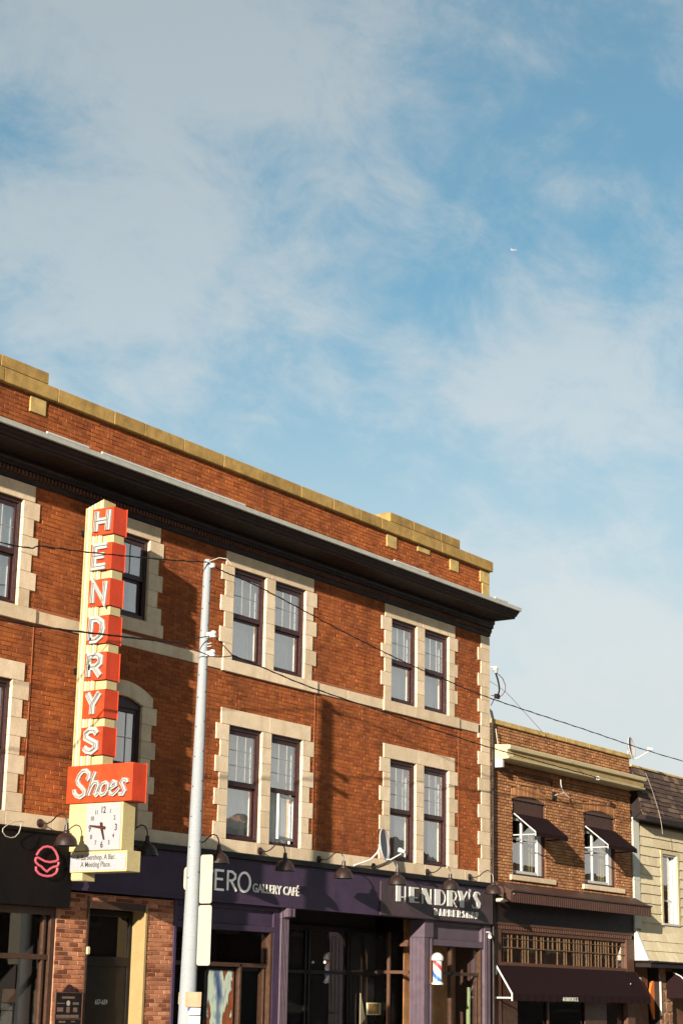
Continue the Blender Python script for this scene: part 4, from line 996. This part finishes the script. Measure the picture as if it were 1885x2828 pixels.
tag(sm(MB().tube([(u,-.40,v) for u, v in lp[:6]] + [(u,-.40,v) for u, v in lp[6:]], .008, 6)).build('cable_loop', m_plate), 'pale loop of spare cable hanging over the black fascia at far left', 'cable')

# ================================================================== GOOSENECK LAMPS
def make_lamp(x, z, label):
    t = thing('gooseneck_lamp', (x, 0, z), label, 'lamp', 'gooseneck lamps above the shop signs')
    sm(MB().lathe((x,-.026,z), [(.0,-.0),(.075,0),(.07,.03),(.03,.05),(.0,.055)], 14, 'y')).build('rosette', m_lamp, t)
    sm(MB().tube([(x,-.06,z),(x,-.20,z-.015),(x,-.30,z+.02),(x,-.40,z+.10),(x,-.50,z+.14),(x,-.59,z+.11),(x,-.64,z+.02),(x,-.65,z-.07)], .0125, 8)).build('arm', m_lamp, t)
    o_ = MB().lathe((x,-.65,z), [(.015,-.05),(.035,-.055),(.04,-.14),(.055,-.155),(.06,-.19),(.12,-.225),(.17,-.28),(.19,-.345),(.205,-.40),(.20,-.40),(.183,-.345),(.16,-.285),(.11,-.235),(.03,-.20)], 24)
    sm(o_).build('shade', m_lamp, t)
    sm(MB().lathe((x,-.65,z), [(.0,-.36),(.03,-.35),(.04,-.31),(.02,-.25),(.0,-.24)], 10)).build('bulb', m_white, t)
    return t
lab = ['black gooseneck lamp over the pink neon burger', 'black gooseneck lamp behind the clock of the blade sign', 'black gooseneck lamp half hidden by the utility pole',
       'black gooseneck lamp above the café lettering, under the open window', 'black gooseneck lamp between the café lettering and the barber board', 'black gooseneck lamp below the satellite dish',
       'black gooseneck lamp above the right part of the barber board', 'black gooseneck lamp at the end of the fascia beside the downpipe']
pos = [(22.98,4.43),(25.05,4.42),(27.12,4.42),(29.18,4.42),(31.20,4.40),(33.22,4.39),(35.40,4.41),(37.25,4.42)]
l0 = make_lamp(*pos[0], lab[0]); kd = kids_of()
for (x, z), lb in list(zip(pos, lab))[1:]:
    c = copy_tree(l0, None, kd); c.location = (x, 0, z); c['label'] = lb; c.rotation_euler.z = random.uniform(-.05, .05)
# ================================================================== SATELLITE DISHES
def dish(c, nrm, up_d, rw, rh, label, mast, lnb, name='satellite_dish'):
    t = thing(name, mast[-1], label, 'satellite dish'); c = Vector(c); nrm = Vector(nrm).normalized(); u = Vector(up_d); u = (u-nrm*u.dot(nrm)).normalized(); s_ = u.cross(nrm)
    mb = MB(); rings = [0, .25, .5, .75, .96, 1.0]; n = 28; o = []
    for k, rr_ in enumerate(rings):
        for a in range(n):
            q = 2*pi*a/n; dp = -.10*(1-rr_*rr_)
            mb.v.append(tuple(c+s_*rw*rr_*cos(q)+u*rh*rr_*sin(q)+nrm*dp))
    for k in range(len(rings)-1):
        for a in range(n): mb.f.append((k*n+a, k*n+(a+1) % n, (k+1)*n+(a+1) % n, (k+1)*n+a))
    mb.smooth = True; d_ = mb.build('reflector', m_dish, t, recalc=False); sd_ = d_.modifiers.new('solid', 'SOLIDIFY'); sd_.thickness = .012
    sm(MB().tube([c+s_*rw*cos(2*pi*a/n)+u*rh*sin(2*pi*a/n) for a in range(n)], .012, 6, True)).build('rim', m_white, t)
    sm(MB().tube([c-nrm*.08, *mast], .02, 8)).build('mast', m_white, t)
    sm(MB().tube([c-u*rh*.95-nrm*.03, c-u*rh*1.02+nrm*.1, lnb-Vector((0,0,.06))], .014, 6)).build('feed_arm', m_white, t)
    l_ = Vector(lnb); ax = (c-l_).normalized(); sm(MB().tube([l_-ax*.09, l_-ax*.02, l_, l_+ax*.06], [.035,.04,.05,.055], 10)).build('receiver', m_white, t)
    return t
dish((33.15,-.36,4.84), (.22,-.965,.12), (0,0,1), .28, .33, 'grey satellite dish on the stone band beside the right hand window', [(33.08,-.22,4.66),(32.90,-.16,4.50),(32.48,-.04,4.36)], Vector((33.22,-.74,4.70)))
dish((45.82,-.12,8.42), (.12,-.98,.15), (0,0,1), .26, .30, 'pale satellite dish on the parapet end of the brown brick house', [(45.82,.0,8.28),(45.86,.12,8.16)], Vector((46.07,-.52,8.40)))

# ================================================================== UTILITY POLE
P = thing('utility_pole', (24.93, -1.8, 0), 'tall pale grey steel utility pole in front of the brick building', 'pole')
def pxz(z): return 24.935+(z-1.7)*.0128
def prr(z): return .150-.0108*(z-1.0) if z < 8 else .0744-.004*(z-8)
zs = [-.02, .03, 1, 3, 5, 7, 8.4, 9.18, 9.23, 9.235]
sm(MB().tube([(pxz(z), -1.8, z) for z in zs], [max(.02, prr(z)) for z in zs[:-2]]+[.055, .02], 24)).build('shaft', m_pole, P)
bt = MB(); z = 3.6
vd = Vector((-24.9, -20.2, 0)).normalized(); vs = Vector((-vd.y, vd.x, 0))
while z < 9.0:
    if not 6.3 < z < 6.7:
        for s_ in (-.72, .72):
            r = prr(z); a = math.asin(s_)
            c = Vector((pxz(z), -1.8, z+(.10 if s_ > 0 else 0))) + (vd*cos(a)+vs*sin(a))*r
            nn = vd*cos(a)+vs*sin(a); bt.tube([c-nn*.004, c+nn*.006], .013, 6)
    z += .40 if z > 6.6 else .52
bt.build('step_bolt', m_browng, P, kind='stuff')
for z in (3.95, 3.35, 2.98, 2.62, 2.42, 2.1):
    r = prr(z)+.003; sm(MB().tube([(pxz(z)+r*cos(2*pi*k/20), -1.8+r*sin(2*pi*k/20), z) for k in range(20)], .0045, 5, True)).build('band', m_plate, P)
for z in (7.84, 7.50):
    MB().box(pxz(z)-.03, pxz(z)+.05, -2.02, -1.86, z-.05, z+.05).build('bracket', m_porc, P, bevel=.01)
    sm(MB().lathe((pxz(z)+.01,-2.0,z-.06), [(.02,0),(.05,.01),(.05,.05),(.03,.06),(.05,.07),(.05,.12),(.02,.13)], 12)).build('insulator', m_porc, P)
MB().box(pxz(9.1)-.02, pxz(9.1)+.04, -1.95, -1.86, 9.07, 9.15).build('top_bracket', m_porc, P, bevel=.008)
for z in (7.68, 7.63): MB().tube([(pxz(z),-1.86,z),(pxz(z),-1.97,z+.01)], .010, 6).build('hook', m_porc, P)
sm(MB().tube([(pxz(9.2),-1.86,9.20),(pxz(9.2)+.05,-2.02,9.25),(pxz(9.2)+.1,-2.16,9.22),(pxz(9.2)+.15,-2.22,9.12)], .007, 6)).build('earth_wire', m_plate, P)
def plate(name, x, y0, y1, z0, z1, label, r=.04):
    pts = []
    for cx_, cz_, a0 in ((y1-r, z1-r, 0), (y0+r, z1-r, 90), (y0+r, z0+r, 180), (y1-r, z0+r, 270)):
        pts += [(cx_+r*cos(radians(a0+k*30)), cz_+r*sin(radians(a0+k*30))) for k in range(4)]
    t = thing(name, (x, (y0+y1)/2, z0), label, 'street sign', 'signs on the utility pole')
    MB().px(pts, x, x+.004).build('panel', m_plate, t)
    box(x+.006, x+.03, min(y0, y1)+.02, max(y0, y1)-.02, (z0+z1)/2-.03, (z0+z1)/2+.0).build('rail', m_rust, t)
    return t
plate('street_sign', 24.93, -2.24, -1.975, 3.17, 3.985, 'upper narrow upright cream sign plate on the street side of the pole')
plate('street_sign', 24.93, -2.25, -1.965, 2.145, 3.14, 'lower narrow upright cream sign plate on the street side of the pole')
plate('street_sign', 25.0, -1.80, -1.56, 3.40, 3.80, 'rounded cream sign plate peeping out on the wall side of the pole', .07)
def sheet(name, x, y0, y1, z0, z1, m, label):
    n = 6; mb = MB(); v = []
    for i in range(n+1): y = y0+(y1-y0)*i/n; xx = x+.012*sin(i*1.3+x); v += [(xx,y,z0),(xx+.006,y,z1)]
    mb.add(v, [(2*i,2*i+2,2*i+3,2*i+1) for i in range(n)]); o = mb.build(name, m); s_ = o.modifiers.new('solid', 'SOLIDIFY'); s_.thickness = .002
    return tag(o, label, 'poster', 'posters fixed to the utility pole')
m_pap = plain('white_paper', (.33, .325, .30), .8, .08, 8, grime=.15, gc=(.2, .12, .05))
m_paptan = plain('tan_board', (.27, .17, .105), .8, .12, 10)
m_papold = plain('torn_yellow_paper', (.30, .215, .10), .8, .45, 18)
sheet('poster', 25.02, -1.80, -1.52, 1.505, 1.70, m_papold, 'torn yellowed paper high on the wall side of the pole')
pz = sheet('poster', 25.02, -1.80, -1.53, 1.12, 1.50, m_pap, 'white poster with a small red figure on the wall side of the pole')
MB().px([(-1.60,1.28),(-1.615,1.41),(-1.645,1.42),(-1.67,1.40),(-1.69,1.26)], 25.003, 25.006).build('red_print', plain('dull_red_ink', (.22, .045, .035), .8, .2, 20), pz)
sheet('poster', 24.80, -2.20, -1.80, 1.47, 1.71, m_paptan, 'tan backing board on the street side of the pole')
pz = sheet('poster', 24.79, -2.20, -1.93, 1.34, 1.455, m_pap, 'small white notice with a blue corner on the street side of the pole')
MB().px([(-1.94,1.40),(-1.94,1.455),(-1.99,1.455)], 24.770, 24.773).build('blue_print', plain('blue_ink', (.05, .06, .25), .8, .2, 20), pz)
sheet('poster', 24.79, -2.20, -1.93, 1.02, 1.325, m_pap, 'lowest white notice on the street side of the pole')

# ================================================================== CABLES
def cable(pts, r, label, cat='cable', m=m_cable, twist=None):
    r *= .75; P_ = [Vector(p) for p in pts]; out = []
    for i in range(len(P_)-1):
        a, b = P_[max(0, i-1)], P_[i]; c, d = P_[i+1], P_[min(len(P_)-1, i+2)]
        for k in range(5):
            t = k/5; out.append(.5*((2*b)+(c-a)*t+(2*a-5*b+4*c-d)*t*t+(3*b-a-3*c+d)*t**3))
    out.append(P_[-1])
    mb = MB().tube(out, r, 6)
    if twist:
        n = int((P_[-1]-P_[0]).length*8); tw = []
        L_ = len(out)-1
        for k in range(n+1):
            f = k/n*L_; i = min(int(f), L_-1); p = out[i].lerp(out[i+1], f-i); a = k*1.1
            tw.append(p+Vector((0, cos(a), sin(a)))*twist)
        mb.tube(tw, r*.7, 5)
    return tag(sm(mb).build('cable', m), label, cat, 'overhead cables')
def AY(pts, y): return [(a, y, b) for a, b in pts]
cable(AY([(14.0,8.25),(19.81,8.42),(20.7,8.55),(21.71,8.67),(22.79,8.82),(23.95,8.99),(24.91,9.15)], -1.87), .014, 'upper black overhead cable running from the left edge to the pole top', twist=.011)
cable([(24.95,-1.87,9.15),(25.4,-1.87,9.08),(26.57,-1.85,9.0),(29.32,-1.85,8.64),(31.56,-1.85,8.39),(33.22,-1.85,8.26),(35.06,-1.85,8.14),(39.37,-1.85,8.03),(45.31,-1.85,7.9),(60,-1.85,7.9)], .014, 'upper black overhead cable running from the pole top away to the right', twist=.011)
cable(AY([(14.0,7.15),(19.92,7.22),(20.95,7.27),(22.32,7.39),(23.4,7.49),(24.14,7.56)], -1.87), .020, 'thick lower black cable bundle from the left edge towards the pole', twist=.012)
cable([(24.14,-1.87,7.56),(24.6,-1.9,7.70),(25.07,-1.95,7.84)], .012, 'thin black cable rising to the upper insulator left of the pole')
cable([(24.14,-1.87,7.56),(24.6,-1.9,7.52),(25.05,-1.95,7.46),(25.5,-1.85,7.53),(25.9,-1.75,7.62)], .012, 'thin black cable passing under the lower insulator of the pole')
cable([(25.08,-1.95,7.85),(25.5,-1.85,7.74),(25.9,-1.75,7.64)], .012, 'thin black cable dropping from the upper insulator right of the pole')
cable([(25.9,-1.75,7.635),(26.98,-1.6,7.60),(28.49,-1.45,7.515),(30.16,-1.3,7.47),(32.0,-1.2,7.42),(33.63,-1.1,7.36),(35.59,-.98,7.315),(36.62,-.93,7.29),(38.78,-.83,7.275),(40.08,-.76,7.265),(41.85,-.66,7.265),(42.82,-.60,7.26)], .016, 'lower black cable running from the pole to the cream cornice', twist=.010)
cable([(38.16,-.06,9.13),(38.71,-.18,8.94),(39.48,-.28,8.54),(40.73,-.42,7.89),(42.05,-.52,7.33)], .008, 'thin brown wire from the tall building corner down to the cream cornice', m=m_browng)
cable([(45.81,-.52,7.71),(46.17,-.52,7.31),(46.56,-.50,6.84),(46.75,-.50,6.5),(46.88,-.48,6.16)], .009, 'pale wire hanging down over the dark mansard and the cream siding', m=m_plate)
cable([(45.5,-.52,7.3),(46.26,-.52,7.315),(47.19,-.52,7.31),(48.28,-.52,7.35),(51,-.52,7.5)], .009, 'thin brown wire running right from the cream cornice past the mansard', m=m_browng)
wh = thing('service_head', (38.25, -.1, 9.4), 'white porcelain service head with looping wires on the tall building corner', 'service head')
sm(MB().tube([(38.25,-.03,9.49),(38.30,-.1,9.49),(38.33,-.1,9.48),(38.38,-.1,9.43),(38.39,-.1,9.36)], [.02,.03,.075,.07,.04], 12)).build('head', m_porc, wh)
sm(MB().tube([(38.37,-.1,9.38),(38.47,-.1,9.24),(38.55,-.1,9.09),(38.56,-.1,8.95),(38.50,-.1,8.84),(38.46,-.1,8.80)], .022, 7)).build('wire', m_cable, wh)
sm(MB().tube([(38.38,-.12,9.37),(38.69,-.12,9.27),(38.83,-.12,9.12),(38.82,-.12,8.98),(38.66,-.12,8.85),(38.52,-.12,8.78)], .010, 6)).build('wire', m_browng, wh)
box(38.36, 38.54, -.14, -.06, 8.74, 8.85).build('splice', m_cable, wh, bevel=.015)
sm(MB().tube([(38.25,-.05,8.79),(38.30,-.1,8.79),(38.40,-.1,8.79)], .009, 6)).build('wire', m_cable, wh)
sm(MB().tube([(38.37,-.1,8.75),(38.27,-.1,8.66),(38.25,-.04,8.55)], .012, 6)).build('wire', m_cable, wh)
# ================================================================== SMALL THINGS
bp_ = thing('barber_pole', (35.58, -.2, 1.98), 'red white and blue striped barber pole on the lilac column', 'barber pole')
mbp, tbp, bbp = new_mat('barber_stripes')
g1 = tbp.nodes.new('ShaderNodeTexCoord'); sx = tbp.nodes.new('ShaderNodeSeparateXYZ'); tbp.links.new(g1.outputs['Object'], sx.inputs[0])
def tm(op, a, b):
    n = tbp.nodes.new('ShaderNodeMath'); n.operation = op
    for i, x in enumerate((a, b)):
        if isinstance(x, (int, float)): n.inputs[i].default_value = x
        else: tbp.links.new(x, n.inputs[i])
    return n.outputs[0]
at_ = tm('ARCTAN2', sx.outputs[1], sx.outputs[0])
ph_ = tm('FRACT', tm('ADD', tm('DIVIDE', at_, 2*pi), tm('MULTIPLY', sx.outputs[2], 1.85)), 0)
rp = tbp.nodes.new('ShaderNodeValToRGB'); rp.color_ramp.interpolation = 'CONSTANT'; e = rp.color_ramp.elements
for i, (p, c) in enumerate([(0, (.40,.40,.39)), (.28, (.36,.045,.04)), (.47, (.40,.40,.39)), (.74, (.03,.10,.34)), (.94, (.40,.40,.39))]):
    if i > 1: e.new(p)
    e[i].position = p; e[i].color = (*c, 1)
tbp.links.new(ph_, rp.inputs[0]); tbp.links.new(rp.outputs[0], bbp.inputs['Base Color']); bbp.inputs['Roughness'].default_value = .2
sm(MB().lathe((35.58,-.2,2.05), [(.10,0),(.10,.43)], 20)).build('cylinder', mbp, bp_)
sm(MB().lathe((35.58,-.2,1.98), [(.07,0),(.135,.0),(.135,.03),(.105,.06),(.105,.07)], 20)).build('base', m_porc, bp_)
sm(MB().lathe((35.58,-.2,2.48), [(.105,0),(.135,.02),(.14,.06),(.13,.11),(.09,.16),(.04,.185),(.0,.19)], 20)).build('dome', m_porc, bp_)
MB().box(35.50, 35.66, -.09, -.036, 1.99, 2.56).build('backplate', m_browng, bp_, bevel=.006)
mbd = thing('menu_board', (23.93, -.03, 1.0), 'black framed menu board with a cone shaped crest on the brick pier', 'menu board')
box(23.60, 24.25, -.045, -.016, .80, 1.655).build('board', m_black, mbd, bevel=.004)
fr_ = MB().box(23.585, 23.60, -.055, -.016, .80, 1.67).box(24.25, 24.265, -.055, -.016, .80, 1.67).box(23.60, 24.25, -.055, -.016, 1.655, 1.67).box(23.60, 24.25, -.05, -.0455, 1.225, 1.24)
fr_.build('frame', m_browng, mbd)
MB().py([(23.76,1.672),(24.09,1.672),(24.02,1.74),(23.965,1.79),(23.925,1.80),(23.885,1.79),(23.83,1.74)], -.05, -.02).build('crest', m_frame, mbd)
ck = MB()
for x0, x1, z0, z1 in ((23.75,24.06,1.565,1.60),(23.62,23.82,1.478,1.495),(24.02,24.17,1.465,1.505),(23.64,23.79,1.35,1.42),(24.04,24.14,1.345,1.42),(23.87,23.95,1.335,1.43),(23.62,24.18,1.25,1.30),(23.70,23.86,1.17,1.2),(24.0,24.1,1.18,1.2)): ck.box(x0, x1, -.0475, -.0455, z0, z1)
ck.build('print', plain('faded_chalk', (.10, .06, .045), .9, .3, 25), mbd)
MB().py(arc(23.91, 1.49, .045, 0, 330, 11), -.0475, -.0455).build('print', plain('pale_chalk', (.26, .21, .17), .9, .2, 25), mbd)
tag(box(24.325, 24.42, -.03, .06, 2.30, 2.44).build('alarm_box', m_ccorn, bevel=.02), 'small cream alarm box on the left jamb of the black side door', 'alarm box')
tag(box(24.0, 24.01, -1, -.99, -.29, -.288).build('litter', m_pap), 'scrap of paper on the pavement', 'litter') if False else None
pt = thing('painting', (28.57, .42, 1.0), 'tall abstract painting in pale green, blue and rust in the café window', 'painting')
mp_, tp_, bp2 = new_mat('abstract_paint')
nn1 = noise(tp_, 1.75, 4, .5, stretch=(1.7, 1, .75)); 
col = ramp(tp_, [(.30, (.05,.08,.22)), (.40, (.25,.33,.38)), (.46, (.62,.66,.52)), (.53, (.62,.74,.60)), (.56, (.20,.06,.025)), (.66, (.40,.10,.03)), (.75, (.07,.03,.02))], nn1)
tp_.links.new(col, bp2.inputs['Base Color'])
box(27.98, 28.80, .215, .235, .75, 2.13).build('canvas', mp_, pt)
MB().box(27.93, 27.98, .205, .245, .7, 2.18).box(28.80, 28.85, .205, .245, .7, 2.18).box(27.98, 28.80, .205, .245, 2.13, 2.18).build('frame', m_black, pt)
box(26.75, 30.0, 1.6, 1.62, 0, 3.5).build('cafe_backdrop', m_inter, B)
po = thing('notice', (35.2, 1.15, 1.3), 'small framed cream notice in the dark entrance', 'notice')
box(34.86, 35.42, 1.17, 1.185, 1.31, 1.57).build('frame', plain('cream_card', (.55, .48, .30), .7, .05, 5), po)
box(34.92, 35.32, 1.166, 1.169, 1.33, 1.55).build('picture', plain('sepia_print', (.20, .12, .04), .7, .5, 12), po)
sc_ = thing('security_camera', (37.8, -.2, 3.1), 'small white security camera at the end of the purple fascia', 'camera')
sm(MB().tube([(37.72,-.30,3.08),(37.80,-.25,3.12),(37.90,-.20,3.16)], [.045,.045,.035], 10)).build('body', m_porc, sc_)
MB().tube([(37.88,-.21,3.155),(37.98,-.14,3.20),(38.0,-.045,3.20)], .015, 6).build('arm', m_porc, sc_)
dp = thing('gutter_elbow', (38.5, -.3, 4.1), 'cream gutter elbow where the brown canopy meets the purple fascia', 'gutter')
sm(MB().tube([(38.46,-.50,4.12),(38.47,-.45,4.02),(38.44,-.35,3.96),(38.38,-.10,3.95)], .045, 10)).build('elbow', m_plate, dp)
bl = thing('lamp_bulb', (33.25, 1.6, 2.4), 'tiny bright bulb deep inside the dark entrance', 'bulb')
bl.location = (33.1, 1.1, 2.39)
sm(MB().lathe((33.1,1.1,2.36), [(.0,0),(.02,.01),(.028,.035),(.015,.06),(.0,.065)], 10)).build('glass', emit_mat('bulb_glow', (1, .95, .85), .6), bl)
MB().tube([(33.1,1.1,2.42),(33.1,1.1,3.44)], .004, 5).build('cord', m_black, bl)
# airliner far off
q = Vector((.81648, .4534, .39618)).normalized(); c = Vector((0, -22, 1.65)) + q*5200
ap = thing('airliner', tuple(c), 'tiny white airliner high in the blue sky', 'aeroplane')
f_ = (rt*1.0 - up*.0).normalized(); s2 = (up*.62 - rt*.62 - fw*.4).normalized(); 
def ap_pt(a, b, h=0): a *= .72; b *= .72; return c + f_*a + s2*b + Vector((0,0,h))
m_ap = plain('white_fuselage', (.25, .25, .26), .4, .03, .1)
sm(MB().tube([ap_pt(-12,0), ap_pt(-9,0), ap_pt(8,0), ap_pt(12,0)], [.4,1.5,1.7,.3], 10)).build('fuselage', m_ap, ap)
MB().add([ap_pt(3,0,-.4), ap_pt(-2,0,-.4), ap_pt(-7,13,-.4), ap_pt(-5,13,-.4), ap_pt(3,0,.3), ap_pt(-2,0,.3), ap_pt(-7,13,.1), ap_pt(-5,13,.1)], [(0,1,2,3),(4,7,6,5),(0,4,5,1),(1,5,6,2),(2,6,7,3),(3,7,4,0)]).build('wing', m_ap, ap)
MB().add([ap_pt(3,0,-.4), ap_pt(-2,0,-.4), ap_pt(-7,-9,-.4), ap_pt(-5,-9,-.4), ap_pt(3,0,.3), ap_pt(-2,0,.3), ap_pt(-7,-9,.1), ap_pt(-5,-9,.1)], [(0,1,2,3),(4,7,6,5),(0,4,5,1),(1,5,6,2),(2,6,7,3),(3,7,4,0)]).build('wing', m_ap, ap)
MB().add([ap_pt(-9,0,0), ap_pt(-12,0,0), ap_pt(-13,0,4), ap_pt(-11,0,4), ap_pt(-9,.2,0), ap_pt(-12,.2,0), ap_pt(-13,.2,4), ap_pt(-11,.2,4)], [(0,1,2,3),(4,7,6,5),(0,4,5,1),(1,5,6,2),(2,6,7,3),(3,7,4,0)]).build('tail_fin', m_ap, ap)
